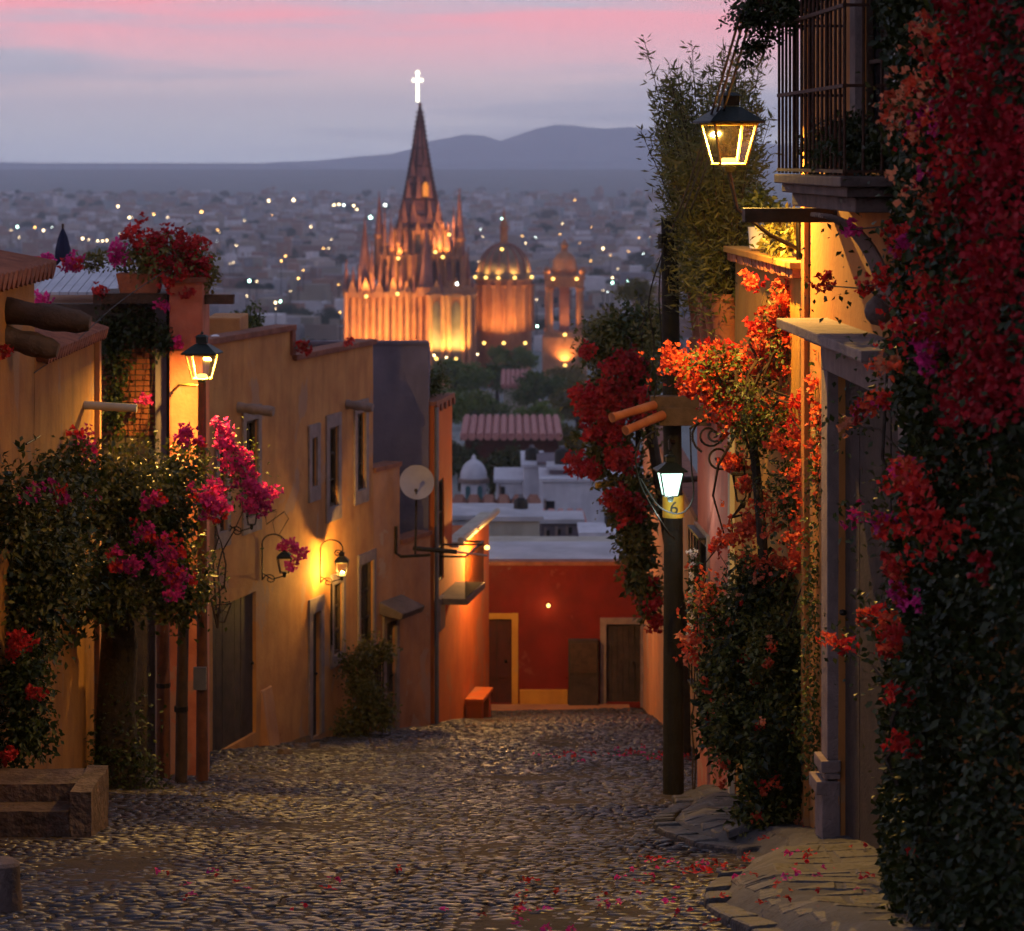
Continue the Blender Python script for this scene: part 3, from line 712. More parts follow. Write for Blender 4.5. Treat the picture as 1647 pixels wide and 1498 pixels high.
r = RD.rect(836, 913, 1106, 1131); RD.fbox(m := MB(), r[0], r[1], gzr - .1, gzr + .42, .003, .1); m.build('plinth', M['yellow'], rd, bev=.015)
r = RD.rect(914, 962, 1027, 1140); RD.fbox(m := MB(), r[0], r[1], gzr + .05, r[3], .0, .28); cb = m.build('meter_cabinet', M['doorwood'], rd, bev=.02)
RD.fbox(m := MB(), r[0] + .04, r[1] - .04, gzr + .85, r[3] - .06, .28, .3); m.build('cabinet_door', M['wood'], cb)
m = MB(); RD.fbox(m, -.2, RD.len - 1.2, gzr - .4, gzr + .1, .1, .75); m.build('door_step', M['ochre2'], rd, bev=.03)
# lit round wall lamp on the red wall
a, z = RD.px(882, 973)
wl = thing('wall_lamp', RD.w(a, z, 0), 'small lit lamp on the deep red wall', 'lamp')
m = MB(); m.lathe([(.0, -.05), (.03, -.035), (.045, 0), (.03, .035), (0, .05)], RD.w(a, z, .12), 12); m.build('bulb', M['glow_warm'], wl, smooth=True)
m = MB(); m.tube([RD.w(a, z, 0), RD.w(a, z, .08)], .03, 8); m.build('holder', M['iron'], wl)

# ---- long wall right of the street, behind the pole
RF = Facade((3.0, 37.2), (3.0, 64.1), -1)
rf = thing('vine_covered_wall', RF.w(0, gz(37)), 'brownish garden wall behind the red-flowered vine right of the street', 'wall')
RF.wall([(0, RF.len, -5.8)], gz(65), [], .3, M['ochre2'], rf); RF.fbox(m := MB(), 0, RF.len, -5.82, -5.7, -.35, .06); m.build('coping', M['tile'], rf)
RF.body(.02, 12, gz(65), -4.9, .31, 4, M['ochre2'], rf, 'garden_block')

# ---- pink house and yellow house, right
PH = Facade((2.577, 32.34), (2.385, 36.0), -1)
ph = thing('pink_house', PH.w(0, gz(33)), 'pink plastered house behind the utility pole with pots on its parapet', 'house')
pw = PH.rect(1122, 1140, 870, 1095)
PH.wall([(0, PH.len, -2.45)], gz(37) - .4, [pw], .25, M['pink'], ph); PH.body(.01, PH.len, gz(37) - .4, -2.6, .25, 5, M['pink'], ph, 'rear_block')
PH.window(ph, pw, .25, wd=.1)
m = MB(); coping(PH, m, -.0, PH.len + .05, -2.45, .12, .07, .5); m.build('coping', M['stone'], ph, bev=.01)
m = MB()
for k in range(5): a = pw[0] + (pw[1] - pw[0]) * k / 4; PH.fbox(m, a - .01, a + .01, pw[2] - .1, pw[3] + .1, .1, .12)
PH.fbox(m, pw[0] - .03, pw[1] + .03, pw[2] - .12, pw[2] - .09, 0, .13); PH.fbox(m, pw[0] - .03, pw[1] + .03, pw[3] + .09, pw[3] + .12, 0, .13); m.build('window_grille', M['iron'], ph)
m = MB(); PH.fbox(m, 0, .18, gz(37), -2.47, .003, .06); m.build('corner_strip', M['cream'], ph)

YH = Facade((2.842, 27.24), (2.578, 32.32), -1)
yh = thing('yellow_house', YH.w(0, gz(28)), 'lamp-lit yellow wall house hung with coral bougainvillea', 'house')
YH.wall([(0, YH.len, -1.06)], gz(34), [], .25, M['yellow'], yh); YH.body(.01, YH.len - .01, gz(34), -1.25, .25, 6, M['yellow'], yh, 'rear_block')
m = MB(); coping(YH, m, 0, YH.len, -1.06, .14, .05, .4); m.build('coping', M['yellow'], yh, bev=.012)
for k in range(34):
    a = .03 + k * (YH.len - .1) / 34; m = MB(); YH.fbox(m, a, a + .125, -1.16 - rnd.uniform(0, .02), -1.075, .0, .1 + rnd.uniform(0, .02)); m.build('coping_tile', M['terracotta'], yh)

# ---- big right house with portal and balcony
RH = Facade((3.424, 16.0), (2.842, 27.22), -1)
rh = thing('balcony_house', RH.w(11.2, gz(27)), 'golden orange house with stone portal, barred balcony and dark door', 'house')
sy = lambda y: (y - 16.0) / .99866
pg = gz(24) + .2
door = (sy(21.9), sy(25.25), gz(25.2) + .15, -1.92); bdoor = (sy(22.1), sy(24.0), -.12, 2.7)
RH.wall([(0, RH.len, 4.2)], gz(28), [door, bdoor], .3, M['orange_wall'], rh); RH.body(0, RH.len - .01, gz(28), 4.1, .3, 6, M['orange_wall'], rh, 'rear_block')
do = RH.door(rh, door, .3, planks=9, mat='doorwood', frame=False); do.name = 'portal_door'
for zz in (-5.2, -3.6, -2.4): RH.fbox(m := MB(), door[0], door[1], zz, zz + .16, -.22, -.17); m.build('cross_rail', M['doorwood'], do)
# portal stonework
for a0, a1 in ((door[1], door[1] + .34), (door[0] - .34, door[0])):
    zz = gz(25.2); jm = MB()
    RH.fbox(jm, a0, a1, zz + .95, -1.92, -.02, .1)
    RH.fbox(jm, a0 - .03, a1 + .05, zz + .84, zz + .95, -.02, .16); RH.fbox(jm, a0 - .02, a1 + .03, zz + .78, zz + .84, -.02, .13); RH.fbox(jm, a0 - .01, a1 + .09, zz + .64, zz + .76, -.02, .2)
    RH.fbox(jm, a0 - .01, a1 + .06, zz - .3, zz + .64, -.02, .15)
    jm.build('portal_jamb', M['stone'], rh, bev=.012)
m = MB(); RH.fbox(m, door[0] - .34, door[1] + .34, -1.92, -1.62, -.02, .105); m.build('portal_lintel', M['stone'], rh, bev=.012)
m = MB(); RH.fbox(m, door[0] - .5, door[1] + .55, -1.56, -1.47, 0, .48); RH.fbox(m, door[0] - .45, door[1] + .5, -1.61, -1.56, 0, .36); RH.fbox(m, door[0] - .4, door[1] + .42, -1.67, -1.61, 0, .24); m.build('portal_cornice', M['stone'], rh, bev=.012)
# balcony
by0, by1 = sy(21.5), sy(25.0); bo = .62
m = MB(); RH.fbox(m, by0, by1, -.22, -.14, 0, bo); RH.fbox(m, by0 + .06, by1 - .06, -.30, -.22, 0, bo - .06); RH.fbox(m, by0 + .14, by1 - .14, -.42, -.30, 0, bo - .14); bl = m.build('balcony', M['stonedark'], rh, bev=.012)
def bar(a, o): m = MB(); m.tube([RH.w(a, -.13, o), RH.w(a, 2.1, o)], .0135, 6); m.build('baluster', M['rust'], bl)
for k in range(17): bar(by0 + .04 + (by1 - by0 - .08) * k / 16, bo - .04)
for k in range(1, 4): bar(by0 + .04, (bo - .04) * k / 4); bar(by1 - .04, (bo - .04) * k / 4)
m = MB()
for zz in (-.1, .56, 1.18, 2.1):
    RH.fbox(m, by0 + .02, by1 - .02, zz - .014, zz + .014, bo - .058, bo - .022); RH.fbox(m, by0 + .024, by0 + .056, zz - .012, zz + .012, 0, bo - .06); RH.fbox(m, by1 - .056, by1 - .024, zz - .012, zz + .012, 0, bo - .06)
m.build('handrail', M['rust'], bl)
bd = RH.window(rh, bdoor, .3, frame=False); bd.name = 'balcony_door'
for a0, a1 in ((bdoor[0] - .26, bdoor[0]), (bdoor[1], bdoor[1] + .26)): RH.fbox(m := MB(), a0, a1, -.12, 2.7, -.02, .07); m.build('stone_jamb', M['stone'], bd, bev=.01)
# ribbed curved bracket under the balcony
for k in range(7):
    m = MB(); a = sy(22.45) + k * .1; pts = []; n = 14
    for i in range(n + 1):
        t = i / n * math.pi / 2; pts.append(RH.w(a, -1.32 + .86 * math.sin(t), .02 + .58 * (1 - math.cos(t))))
    m.tube(pts, .02, 6); m.build('bracket_rib', M['stone'], bl, smooth=True)
for i in (2, 5, 8, 11):
    t = i / 14 * math.pi / 2; m = MB(); m.tube([RH.w(sy(22.45), -1.32 + .86 * math.sin(t), .02 + .58 * (1 - math.cos(t)) - .02), RH.w(sy(22.45) + .6, -1.32 + .86 * math.sin(t), .02 + .58 * (1 - math.cos(t)) - .02)], .012, 6); m.build('bracket_tie', M['iron'], bl)
m = MB(); m.lathe([(0, -.12), (.06, -.105), (.1, -.06), (.115, 0), (.1, .06), (.06, .1), (.03, .13), (0, .135)], RH.w(sy(22.4), -1.22, .16), 16); m.build('stone_ball', M['stonedark'], bl, smooth=True)
m = MB(); RH.fbox(m, sy(25.3), sy(25.5), -.58, -.45, 0, .84); m.build('projecting_beam', M['wood'], rh, bev=.01)
m = MB(); RH.fbox(m, sy(26.9), sy(27.1), gz(28), 1.5, 0.003, .05); m.build('corner_strip', M['orange_wall'], rh)

# ---- near left houses
L1 = Facade((-5.5, 25), (-5.5, 32.2), 1)
l1 = thing('tall_yellow_house', L1.w(7, gz(32)), 'tall yellow house wall at the left edge with a log beam end', 'house')
L1.wall([(0, L1.len, -1.33)], gz(33), [], .3, M['oldyellow'], l1); L1.body(0, L1.len - .01, gz(33), -1.5, .3, 6, M['oldyellow'], l1, 'rear_block')
m = MB()
q = [L1.w(L1.len + .12, 0, .2), L1.w(L1.len + .12, 0, -2.5), L1.w(0, 0, -2.5), L1.w(0, 0, .2)]
for k in range(26):
    a = k * .28; pts = [L1.w(a + .14, -1.28, .24), L1.w(a + .14, -1.14, -.5)]; mm = MB(); mm.tube(pts, .11, 8); mm.build('roof_tile', M['tile'], l1, smooth=True)
for u, v, ln, rr, mt in ((38, 540, .55, .13, 'woodgrey'), (40, 497, .9, .14, 'wood')):
    a, z = L1.px(12, v); m = MB(); n = 8
    m.tube([L1.w(a, z - .02 * i, -.1 + (ln + .1) * i / n) for i in range(n + 1)], [rr * (1 + .1 * math.sin(i * 1.7)) for i in range(n)] + [rr * .6], 9); m.build('log_beam', M[mt], l1, smooth=True)
m = MB(); a, z = L1.px(40, 706); m.tube([L1.w(a - .6, z, .12), L1.w(a + .3, z, .12)], .012, 6); m.build('iron_rod', M['iron'], l1)

L2 = Facade((-5.5, 32.22), (-5.5, 37.0), 1)
l2 = thing('tile_capped_wall', L2.w(0, gz(33)), 'lower yellow wall capped with curved clay tiles, left side', 'wall')
L2.wall([(0, L2.len, -2.3)], gz(38), [], .3, M['oldyellow'], l2); L2.body(.01, L2.len, gz(38), -2.32, .3, 1.4, M['oldyellow'], l2, 'rear_block')
for k in range(24):
    a = .05 + k * .197; mm = MB(); mm.tube([L2.w(a + .09, -2.3, .16), L2.w(a + .09, -2.12, -.5)], [.085, .1], 8); mm.build('roof_tile', M['tile'], l2, smooth=True)
m = MB(); L2.fbox(m, 4.62, 4.78, gz(38), -2.32, .003, .07); m.build('corner_strip', M['ochre2'], l2)
a, z = L2.px(135, 651); m = MB(); m.tube([L2.w(a, z, -.1), L2.w(a, z - .05, .68)], .055, 10); m.build('drain_pipe', M['cream'], l2, smooth=True)

LB = Facade((-8.6, 39.4), (-4.76, 39.4), 1)
lb = thing('rose_corner_house', (-4.5, 38.9, gz(39)), 'dark brick and rose plaster corner house behind the lit street lantern', 'house')
zb2 = gz(41)
LB.wall([(0, LB.len, -2.05)], zb2, [], .25, M['mortar'], lb); LB.body(0, LB.len, zb2, -2.1, .25, 3.6, M['ochre2'], lb, 'rear_block')
# courses of exposed brick
z0 = P(0, 700, 39.4).z; z1 = P(0, 560, 39.4).z; k = 0; zz = z0; me_b = None
while zz < z1:
    xx = P(158, 0, 39.4).x - (.11 if k % 2 else 0)
    while xx < P(246, 0, 39.4).x:
        m = MB(); m.box((0, -.035, 0), (.2, 0, .062))
        if me_b is None: me_b = m.mesh('brick'); me_b.materials.append(M['brick'])
        o = bpy.data.objects.new('brick', me_b); COL.objects.link(o); o.parent = lb
        o.location = Vector((xx + rnd.uniform(-.006, .006), 39.385 + rnd.uniform(-.012, .006), zz)) - wloc(lb); xx += .215
    zz += .078; k += 1
m = MB(); m.box((P(250, 0, 39.2).x, 39.15, zb2), (P(269, 0, 39.2).x, 39.39, -1.95)); m.build('grey_post', M['greywall'], lb, bev=.015)
pr = MB(); px0, px1 = P(272, 0, 38.8).x, P(326, 0, 38.8).x
pr.box((px0, 38.8, zb2), (px1, 39.7, -1.72)); pr.build('rose_pier', M['pinkpier'], lb, bev=.03)
m = MB(); m.box((px0 - .04, 38.75, -1.72), (px1 + .04, 39.75, -1.65)); m.build('pier_cap', M['tile'], lb)
SW = Facade((-4.42, 39.71), (-5.2, 43.45), 1)
SW.wall([(0, SW.len, -2.6)], zb2 - .6, [], .25, M['ochre2'], lb, 'side_wall'); SW.body(0, SW.len, zb2 - .6, -2.7, .25, 3, M['ochre2'], lb, 'side_block')
m = MB(); m.box((P(150, 0, 38.9).x, 38.9, -2.02), (px0 - .05, 40.4, -1.88)); m.build('roof_slab', M['wood'], lb)
m = MB(); m.box((px1 + .01, 38.95, -2.03), (P(376, 0, 39).x, 39.12, -1.9)); m.build('beam_end', M['wood'], lb)
m = MB()
for i in range(9):
    x0, x1 = P(60, 0, 41).x, P(190, 0, 41).x; d = (x1 - x0) / 9
    m.hexa([(x0 + d * i, 40.6, -1.98), (x0 + d * (i + .9), 40.6, -1.98), (x0 + d * (i + .9), 43.2, -1.62), (x0 + d * i, 43.2, -1.62), (x0 + d * i, 40.6, -1.94), (x0 + d * (i + .9), 40.6, -1.94), (x0 + d * (i + .9), 43.2, -1.58), (x0 + d * i, 43.2, -1.58)])
m.build('sheet_roof', M['white'], lb)
m = MB(); m.box((P(330, 0, 47).x, 47, -4.2), (P(386, 0, 47).x, 48.5, -2.68)); ob = m.build('chimney_block', M['ochre'], oh, bev=.03)

exec_order = 'buildings done'
# ================================================================== LANTERNS AND POLES
def light(name, parent, p, power, col, r=.06, spot=None, aim=None, blend=.6, disk=False):
    d = bpy.data.lights.new(name, 'AREA' if disk else 'SPOT' if spot else 'POINT'); d.energy = power; d.color = col
    if disk: d.shape = 'DISK'; d.size = r * 2
    else: d.shadow_soft_size = r
    if spot: d.spot_size = R(spot); d.spot_blend = blend
    o = bpy.data.objects.new(name, d); COL.objects.link(o)
    if parent is not None: o.parent = parent; o.location = Vector(p) - wloc(parent)
    else: o.location = p
    if aim is not None: o.rotation_euler = (Vector(aim) - Vector(p)).to_track_quat('-Z', 'Y').to_euler()
    return o
WARM = (1, .60, .17); YEL = (1, .54, .09)
def lantern(t, c, w, h, cap='capmetal', frame='paleframe', pane='glass', rz=0.0, disc=None, over=.52):
    """four-sided tapering lantern; c = centre of its bottom ring; w = widest (top) width, h = body height"""
    cx, cy_, cz = c; wt, wb = w * .40, w * .24
    def ring(hw, z): return [Vector((cx, cy_, cz + z)) + Matrix.Rotation(rz, 3, 'Z') @ Vector((sx_ * hw, sy_ * hw, 0)) for sx_, sy_ in ((-1, -1), (1, -1), (1, 1), (-1, 1))]
    b, tp = ring(wb, 0), ring(wt, h)
    m = MB(); e = ring(w * over, h + .0); e2 = ring(w * over, h + .02); k1 = ring(w * .17, h + w * .30); k0 = ring(w * .15, h + w * .31)
    m.hexa(e + e2); m.hexa(e2 + k1); ch = ring(w * .15, h + w * .32); ch2 = ring(w * .15, h + w * .50); m.hexa(ch + ch2); ch3 = ring(w * .19, h + w * .5); ch4 = ring(w * .10, h + w * .56); m.hexa(ch3 + ch4)
    cp = m.build('cap', M[cap], t)
    m = MB(); m.lathe([(.0, 0), (w * .05, .01), (w * .03, w * .08), (0, w * .12)], (cx, cy_, cz + h + w * .56), 8); m.build('finial', M[cap], cp)
    for i in range(4):
        m = MB(); m.tube([b[i], tp[i]], w * .028, 4); m.build('frame_bar', M[frame], t)
    for z, hw in ((0, wb), (h - .008, wt)):
        q = ring(hw, z); m = MB()
        for i in range(4): m.tube([q[i], q[(i + 1) % 4]], w * .024, 4)
        m.build('frame_ring', M[frame], t)
    for i in range(4):
        j = (i + 1) % 4; m = MB(); m.add([b[i] * .999 + b[j] * .001, b[j], tp[j], tp[i]], [(0, 1, 2, 3)]); m.build('pane', M[pane], t)
    m = MB(); q = ring(wb * .45, -.03); q2 = ring(wb * .45, .012); q0 = ring(wb * .3, -.08); m.hexa(q0 + q); m.hexa(q + q2); m.build('base', M[cap], t)
    if disc:
        m = MB(); m.lathe([(wb * .62, .014), (wb * .62, .045), (wb * .45, .06)], c, 12, a0=.26); m.build('lamp_disc', M[disc], t)
    return ring

# big lantern, right: on an iron arm from the yellow house
lc = P(1172, 264, 27.5)
t = thing('street_lantern', YH.w(.26, -.9, 0), 'large lit lantern on an iron arm before the bamboo, upper right', 'lantern')
lantern(t, lc, .54, .40, disc='glow_yellow', rz=.25)
ps = [YH.w(.26, -.9, 0), YH.w(.26, -.75, .3), YH.w(.26, -.5, .62), Vector((lc.x + .06, lc.y, lc.z - .34)), Vector((lc.x, lc.y, lc.z - .06))]
m = MB(); m.tube(ps, .02, 8); m.tube([YH.w(.26, -.55, 0), YH.w(.26, -.58, .55)], .012, 6); m.tube([YH.w(.26, -1.0, .01), YH.w(.26, -.5, .01)], .03, 6); m.build('arm', M['iron'], t, smooth=True)
light('lamp_light', t, lc + Vector((0, 0, .385)), 680, YEL, .05, disk=True)
# wooden lamp post with lantern, left
pb = Vector((P(328, 0, 39.7).x, 37.6, gz(37.6)))
t = thing('street_lamp_post', pb, 'wooden lamp post carrying a lit lantern before the rose pier', 'lamp post')
lcl = P(325, 609, 37.6); pb.x = lcl.x
t.location = pb
lantern(t, lcl, .46, .33, disc='glow_yellow', rz=-.1)
m = MB(); m.tube([pb + Vector((0, 0, -.2)), Vector((lcl.x, lcl.y, lcl.z - .05))], [.085, .055], 10); m.build('post', M['woodred'], t, smooth=True)
m = MB(); m.tube([Vector((px0 + .05, 38.8, lcl.z - .27)), Vector((px0 + .2, 38.3, lcl.z - .14)), Vector((lcl.x - .02, 37.62, lcl.z - .1))], .02, 6); m.build('arm', M['paleframe'], t, smooth=True)
m = MB(); m.box((pb.x - .1, 37.44, gz(37.6) + 1.25), (pb.x + .07, 37.52, gz(37.6) + 1.55)); m.build('switch_box', M['metalgrey'], t)
light('lamp_light', t, lcl + Vector((0, 0, .315)), 430, YEL, .05, disk=True)
# dark timber post beside it
q = Vector((P(291, 0, 37.2).x, 37.2, gz(37.2)))
t = thing('timber_post', q, 'dark leaning timber post left of the wooden lamp post', 'post')
m = MB(); m.tube([q + Vector((0, 0, -.2)), q + Vector((.01, 0, 1.1)), q + Vector((.05, 0, 2.9))], [.085, .08, .07], 9); m.build('shaft', M['wood'], t, smooth=True)
m = MB(); m.tube([q + Vector((0, 0, .95)), q + Vector((0, 0, 1.02))], .095, 9); m.build('iron_band', M['iron'], t)
q = Vector((P(258, 0, 37.6).x, 37.9, gz(37.9)))
t = thing('timber_post', q, 'reddish timber post nearest the shrub trunk, left side', 'post')
m = MB(); m.tube([q + Vector((0, 0, -.2)), q + Vector((0, 0, 1.4)), q + Vector((-.02, 0, 3.0))], [.1, .09, .085], 9); m.build('shaft', M['woodred'], t, smooth=True)
m = MB(); m.tube([q + Vector((0, 0, 1.25)), q + Vector((0, 0, 1.31))], .1, 9); m.build('iron_band', M['iron'], t)

# scrolled wall lanterns on the ochre house
def scroll(c0, F, a, sgn, r, turns=1.4, n=26):
    pts = []
    for i in range(n + 1):
        t_ = i / n; ang = -math.pi / 2 * sgn + t_ * turns * 2 * math.pi; rr = r * (1 - .75 * t_)
        pts.append((rr * math.cos(ang), rr * math.sin(ang)))
    return pts
def wall_lantern(F, u, v, label, power=0, w=.30):
    a, z = F.px(u - 18, v); o_ = .42
    t = thing('wall_lantern', F.w(a, z, 0), label, 'lantern', 'iron scroll wall lanterns')
    c = F.w(a, z - .02, o_); c = Vector((c.x, c.y, z - .28))
    lantern(t, c, w, .26, cap='iron', frame='iron', over=.42, disc='glow_warm' if power else None)
    m = MB(); m.tube([F.w(a, z - .42, .02), F.w(a, z + .2, .02)], .014, 6)
    arc = [F.w(a, z + .2 + .16 * math.sin(k / 10 * math.pi), .02 + o_ * .5 * (1 - math.cos(k / 10 * math.pi))) for k in range(11)]; arc.append(F.w(a, z + .12, o_)); m.tube(arc, .012, 6)
    m.tube([F.w(a, z + .12 + .07 * math.sin(k / 14 * 9) * (1 - k / 16), o_ - .08 + .08 * math.cos(k / 14 * 9) * (1 - k / 16)) for k in range(15)], .01, 5)
    m.tube([F.w(a, z - .4 + .09 * math.sin(k / 14 * 8) * (1 - k / 18), .16 - .12 * math.cos(k / 14 * 8) * (1 - k / 18)) for k in range(15)], .01, 5)
    m.tube([F.w(a, z - .3, .02), F.w(a, z - .4, .2), Vector((c.x, c.y, c.z - .05))], .01, 5)
    m.build('scroll_bracket', M['iron'], t, smooth=True)
    if power: light('lamp_light', t, c + Vector((0, 0, .05)), power, YEL, .04)
    return t
wall_lantern(LO, 438, 893, 'unlit iron wall lantern with magenta blossom hanging over it')
wall_lantern(LO, 532, 900, 'lit iron wall lantern beside the ochre house door', 800)
wall_lantern(LO, 384, 815, 'small iron wall lantern behind magenta blossom below a window', 0, .24)

# utility pole with white lantern
pb = Vector((P(1083, 0, 35).x, 35.0, gz(35)))
t = thing('utility_pole', pb, 'thick black utility pole with a yellow painted band, right of the street', 'utility pole')
m = MB(); m.tube([pb + Vector((0, 0, -.3)), pb + Vector((0, 0, 3.5)), pb + Vector((-.05, 0, 7.2))], [.135, .12, .105], 14); m.build('shaft', M['pole'], t, smooth=True)
zb0, zb1 = P(0, 832, 35).z, P(0, 796, 35).z
m = MB(); m.tube([(pb.x, 35, zb0), (pb.x, 35, zb1)], .137, 14); band = m.build('yellow_band', M['bandyellow'], t, smooth=True)
fc = bpy.data.curves.new('pole_number', 'FONT'); fc.body = '6'; fc.size = .22; fc.extrude = .004; fc.align_x = 'CENTER'
fo = bpy.data.objects.new('tmp_text', fc); COL.objects.link(fo)
bpy.context.view_layer.update(); me = bpy.data.meshes.new_from_object(fo.evaluated_get(bpy.context.evaluated_depsgraph_get())); bpy.data.objects.remove(fo)
me.materials.clear(); no = linkmesh('painted_number', me, M['black'], band); no.location = Vector((pb.x, 35 - .141, zb0 + .06)) - wloc(t); no.rotation_euler = (R(90), 0, 0)
m = MB(); m.tube([(pb.x - .12, 35, P(0, 388, 35).z), (pb.x + .1, 35, P(0, 388, 35).z)], .07, 8); m.tube([(pb.x - .15, 34.9, P(0, 400, 35).z), (pb.x - .15, 34.9, P(0, 376, 35).z)], .05, 8); m.build('insulator', M['black'], t)
# plank box and clay pipes on the pole
for i, (u0, u1, v0, v1) in enumerate(((1046, 1124, 637, 660), (1060, 1144, 655, 684))):
    m = MB(); a_, b_2 = P(u0, v1, 34.7), P(u1, v0, 34.7); m.box((a_.x, 34.62 - .03 * i, a_.z), (b_2.x, 34.84 - .03 * i, b_2.z)); m.build('beam', M['woodgrey'], t, bev=.012)
for i, (a_, b_2) in enumerate((((1052, 652), (984, 672)), ((1066, 668), (1006, 693)))):
    q0, q1 = P(*a_, 34.6), P(*b_2, 34.1)
    s_ = thing('clay_spout', q0, ['upper clay pipe sticking out of the beam on the utility pole', 'lower clay pipe sticking out of the beam on the utility pole'][i], 'pipe', 'clay pipes on the pole beam')
    m = MB(); m.tube([q0, q0.lerp(q1, .5), q1], [.06, .055, .052], 12); m.build('pipe_body', M['terracotta'], s_, smooth=True); m = MB(); m.tube([q1.lerp(q0, .06), q1], .06, 12); m.build('lip', M['terracotta'], s_, smooth=True)
wlc = P(1078, 797, 34.45)
t2 = thing('pole_lantern', (pb.x, 34.85, wlc.z), 'bright white lantern hung on the black utility pole', 'lantern')
lantern(t2, wlc, .36, .30, frame='capmetal', pane='glow_white', rz=.1)
for o_ in t2.children:
    if o_.name.startswith('pane'): o_.visible_shadow = True
m = MB(); m.tube([(pb.x, 34.87, wlc.z + .62), (wlc.x, 34.6, wlc.z + .66), (wlc.x, 34.45, wlc.z + .55)], .02, 8); m.build('arm', M['iron'], t2, smooth=True)
light('lamp_light', t2, wlc + Vector((0, -.05, -.16)), 9, (.85, 1, .9), .03)
# loose cables on the pole
def cable(label, pts, r=.011):
    n = 24; out = []; P_ = [Vector(p) for p in pts]
    for i in range(n + 1):       # catmull-rom
        t_ = i / n * (len(P_) - 1); k = min(int(t_), len(P_) - 2); f = t_ - k
        p0, p1, p2, p3 = P_[max(k - 1, 0)], P_[k], P_[k + 1], P_[min(k + 2, len(P_) - 1)]
        out.append(.5 * ((2 * p1) + (p2 - p0) * f + (2 * p0 - 5 * p1 + 4 * p2 - p3) * f * f + (3 * p1 - p0 - 3 * p2 + p3) * f ** 3))
    m = MB(); m.tube(out, r, 6); o = m.build('cable', M['black'], None, smooth=True); tag(o, label, 'cable', 'cables'); return o
c_ = lambda *l: [P(u, v, y) for u, v, y in l]
cable('long slack cable looping from the pole beam down to the white lantern', c_((1058, 690, 34.4), (1025, 720, 34.2), (1030, 780, 34.2), (1070, 850, 34.4), (1085, 866, 34.6)))
cable('cable looping around the white lantern to the right', c_((1110, 690, 34.6), (1112, 750, 34.4), (1115, 800, 34.3), (1095, 826, 34.5), (1060, 815, 34.5), (1030, 770, 34.3)))
cable('thin cable hanging down the left of the utility pole', c_((1068, 390, 34.8), (1060, 470, 34.7), (1064, 560, 34.7), (1052, 640, 34.6)))
cable('second thin cable bowing left beside the utility pole', c_((1070, 395, 34.8), (1044, 480, 34.7), (1052, 560, 34.7), (1040, 640, 34.6)))
for i, (a_, b_2, lab) in enumerate((((1072, 392), (1192, 20), 'leftmost of three black overhead cables rising past the bamboo'), ((1080, 392), (1200, 20), 'middle of three black overhead cables rising past the bamboo'), ((1090, 392), (1209, 24), 'rightmost of three black overhead cables rising past the bamboo'))):
    p, q = P(*a_, 34.9), P(*b_2, 24 + i * .1); cable(lab, [p, p.lerp(q, .33) + Vector((0, 0, -.10)), p.lerp(q, .66) + Vector((0, 0, -.10)), q], .012)
cable('thin wire slanting from the roof flowers to the log beam', c_((275, 430, 38.7), (190, 488, 36), (110, 560, 34), (55, 600, 32)), .006)
# unlit scrolled lantern on the yellow wall
yb = YH.px(1205, 700)[0]
t = thing('wall_lantern', YH.w(yb, -3.0, 0), 'unlit ornate lantern amid coral blossoms on the yellow wall', 'lantern', 'iron scroll wall lanterns')
lcr = P(1195, 806, 30.6)
lantern(t, lcr, .27, .30, cap='iron', frame='iron')
m = MB(); m.tube([YH.w(yb, lcr.z - .2, 0), YH.w(yb, lcr.z - .25, .2), Vector((lcr.x, lcr.y, lcr.z - .05))], .014, 6); m.build('arm', M['iron'], t, smooth=True)
m = MB()
for (cu, cv, r0, tr, a0) in ((1141, 700, 30, 1.6, 2.0), (1157, 736, 20, 1.3, 1.0), (1148, 700, 12, 1.2, 0.0)):
    pts = [P(cu + r0 * (1 - .7 * k / 24) * math.cos(a0 + k / 24 * tr * 6.28), cv + r0 * (1 - .7 * k / 24) * math.sin(a0 + k / 24 * tr * 6.28), 31.5 + .03 * k) for k in range(25)]; m.tube(pts, .014, 5)
m.tube([P(1110, 690, 31.5), P(1125, 676, 31.6), P(1150, 672, 31.6), P(1180, 690, 31.6)], .014, 5)
m.build('scroll_bracket', M['iron'], t, smooth=True)
# carved corbel spout on the vine wall, yellow lamplight put into its colour
cs = P(1012, 775, 44.5)
t = thing('wooden_corbel', cs, 'carved yellow corbel with a peg jutting from the red-flowered vine', 'corbel')
m = MB()
for k in range(4): m.tube([P(1000 + k * 4, 765 - k * .5, 44.4 + k * .1), P(1002 + k * 4, 776, 44.3 + k * .1), P(1000 + k * 4.5, 789 - k, 44.4 + k * .1)], .045, 8)
m.build('carved_block', M['bandyellow'], t, smooth=True)
m = MB(); m.tube([P(1002, 776, 44.4), P(959, 781, 44.2)], .05, 8); m.build('peg', M['bandyellow'], t)
m = MB(); m.tube([P(1012, 777, 44.6), Vector((3.0, 44.9, cs.z))], .05, 8); m.build('bracket', M['wood'], t)
# warm lamp under the orange house cornice
a, z = OR.px(778, 905)
t = thing('cornice_lamp', OR.w(a, z, 0), 'small warm lamp fixed near the orange house corner', 'lamp')
p_ = OR.w(a - 2.2, -8.38, .42)
m = MB(); m.lathe([(0, -.05), (.05, -.03), (.06, .02), (.03, .05), (0, .06)], p_, 10); m.build('bulb', M['glow_warm'], t, smooth=True)
m = MB(); m.tube([p_ + Vector((0, 0, .05)), OR.w(a - 2.2, -8.25, .05)], .015, 6); m.build('arm', M['iron'], t)
light('lamp_light', t, p_ + Vector((.1, -.04, -.14)), 480, (1, .5, .12), .04)
light('lamp_light', wl, RD.w(RD.px(882, 973)[0], RD.px(882, 973)[1], .26), 3.5, WARM, .03)

exec_order = 'lamps done'
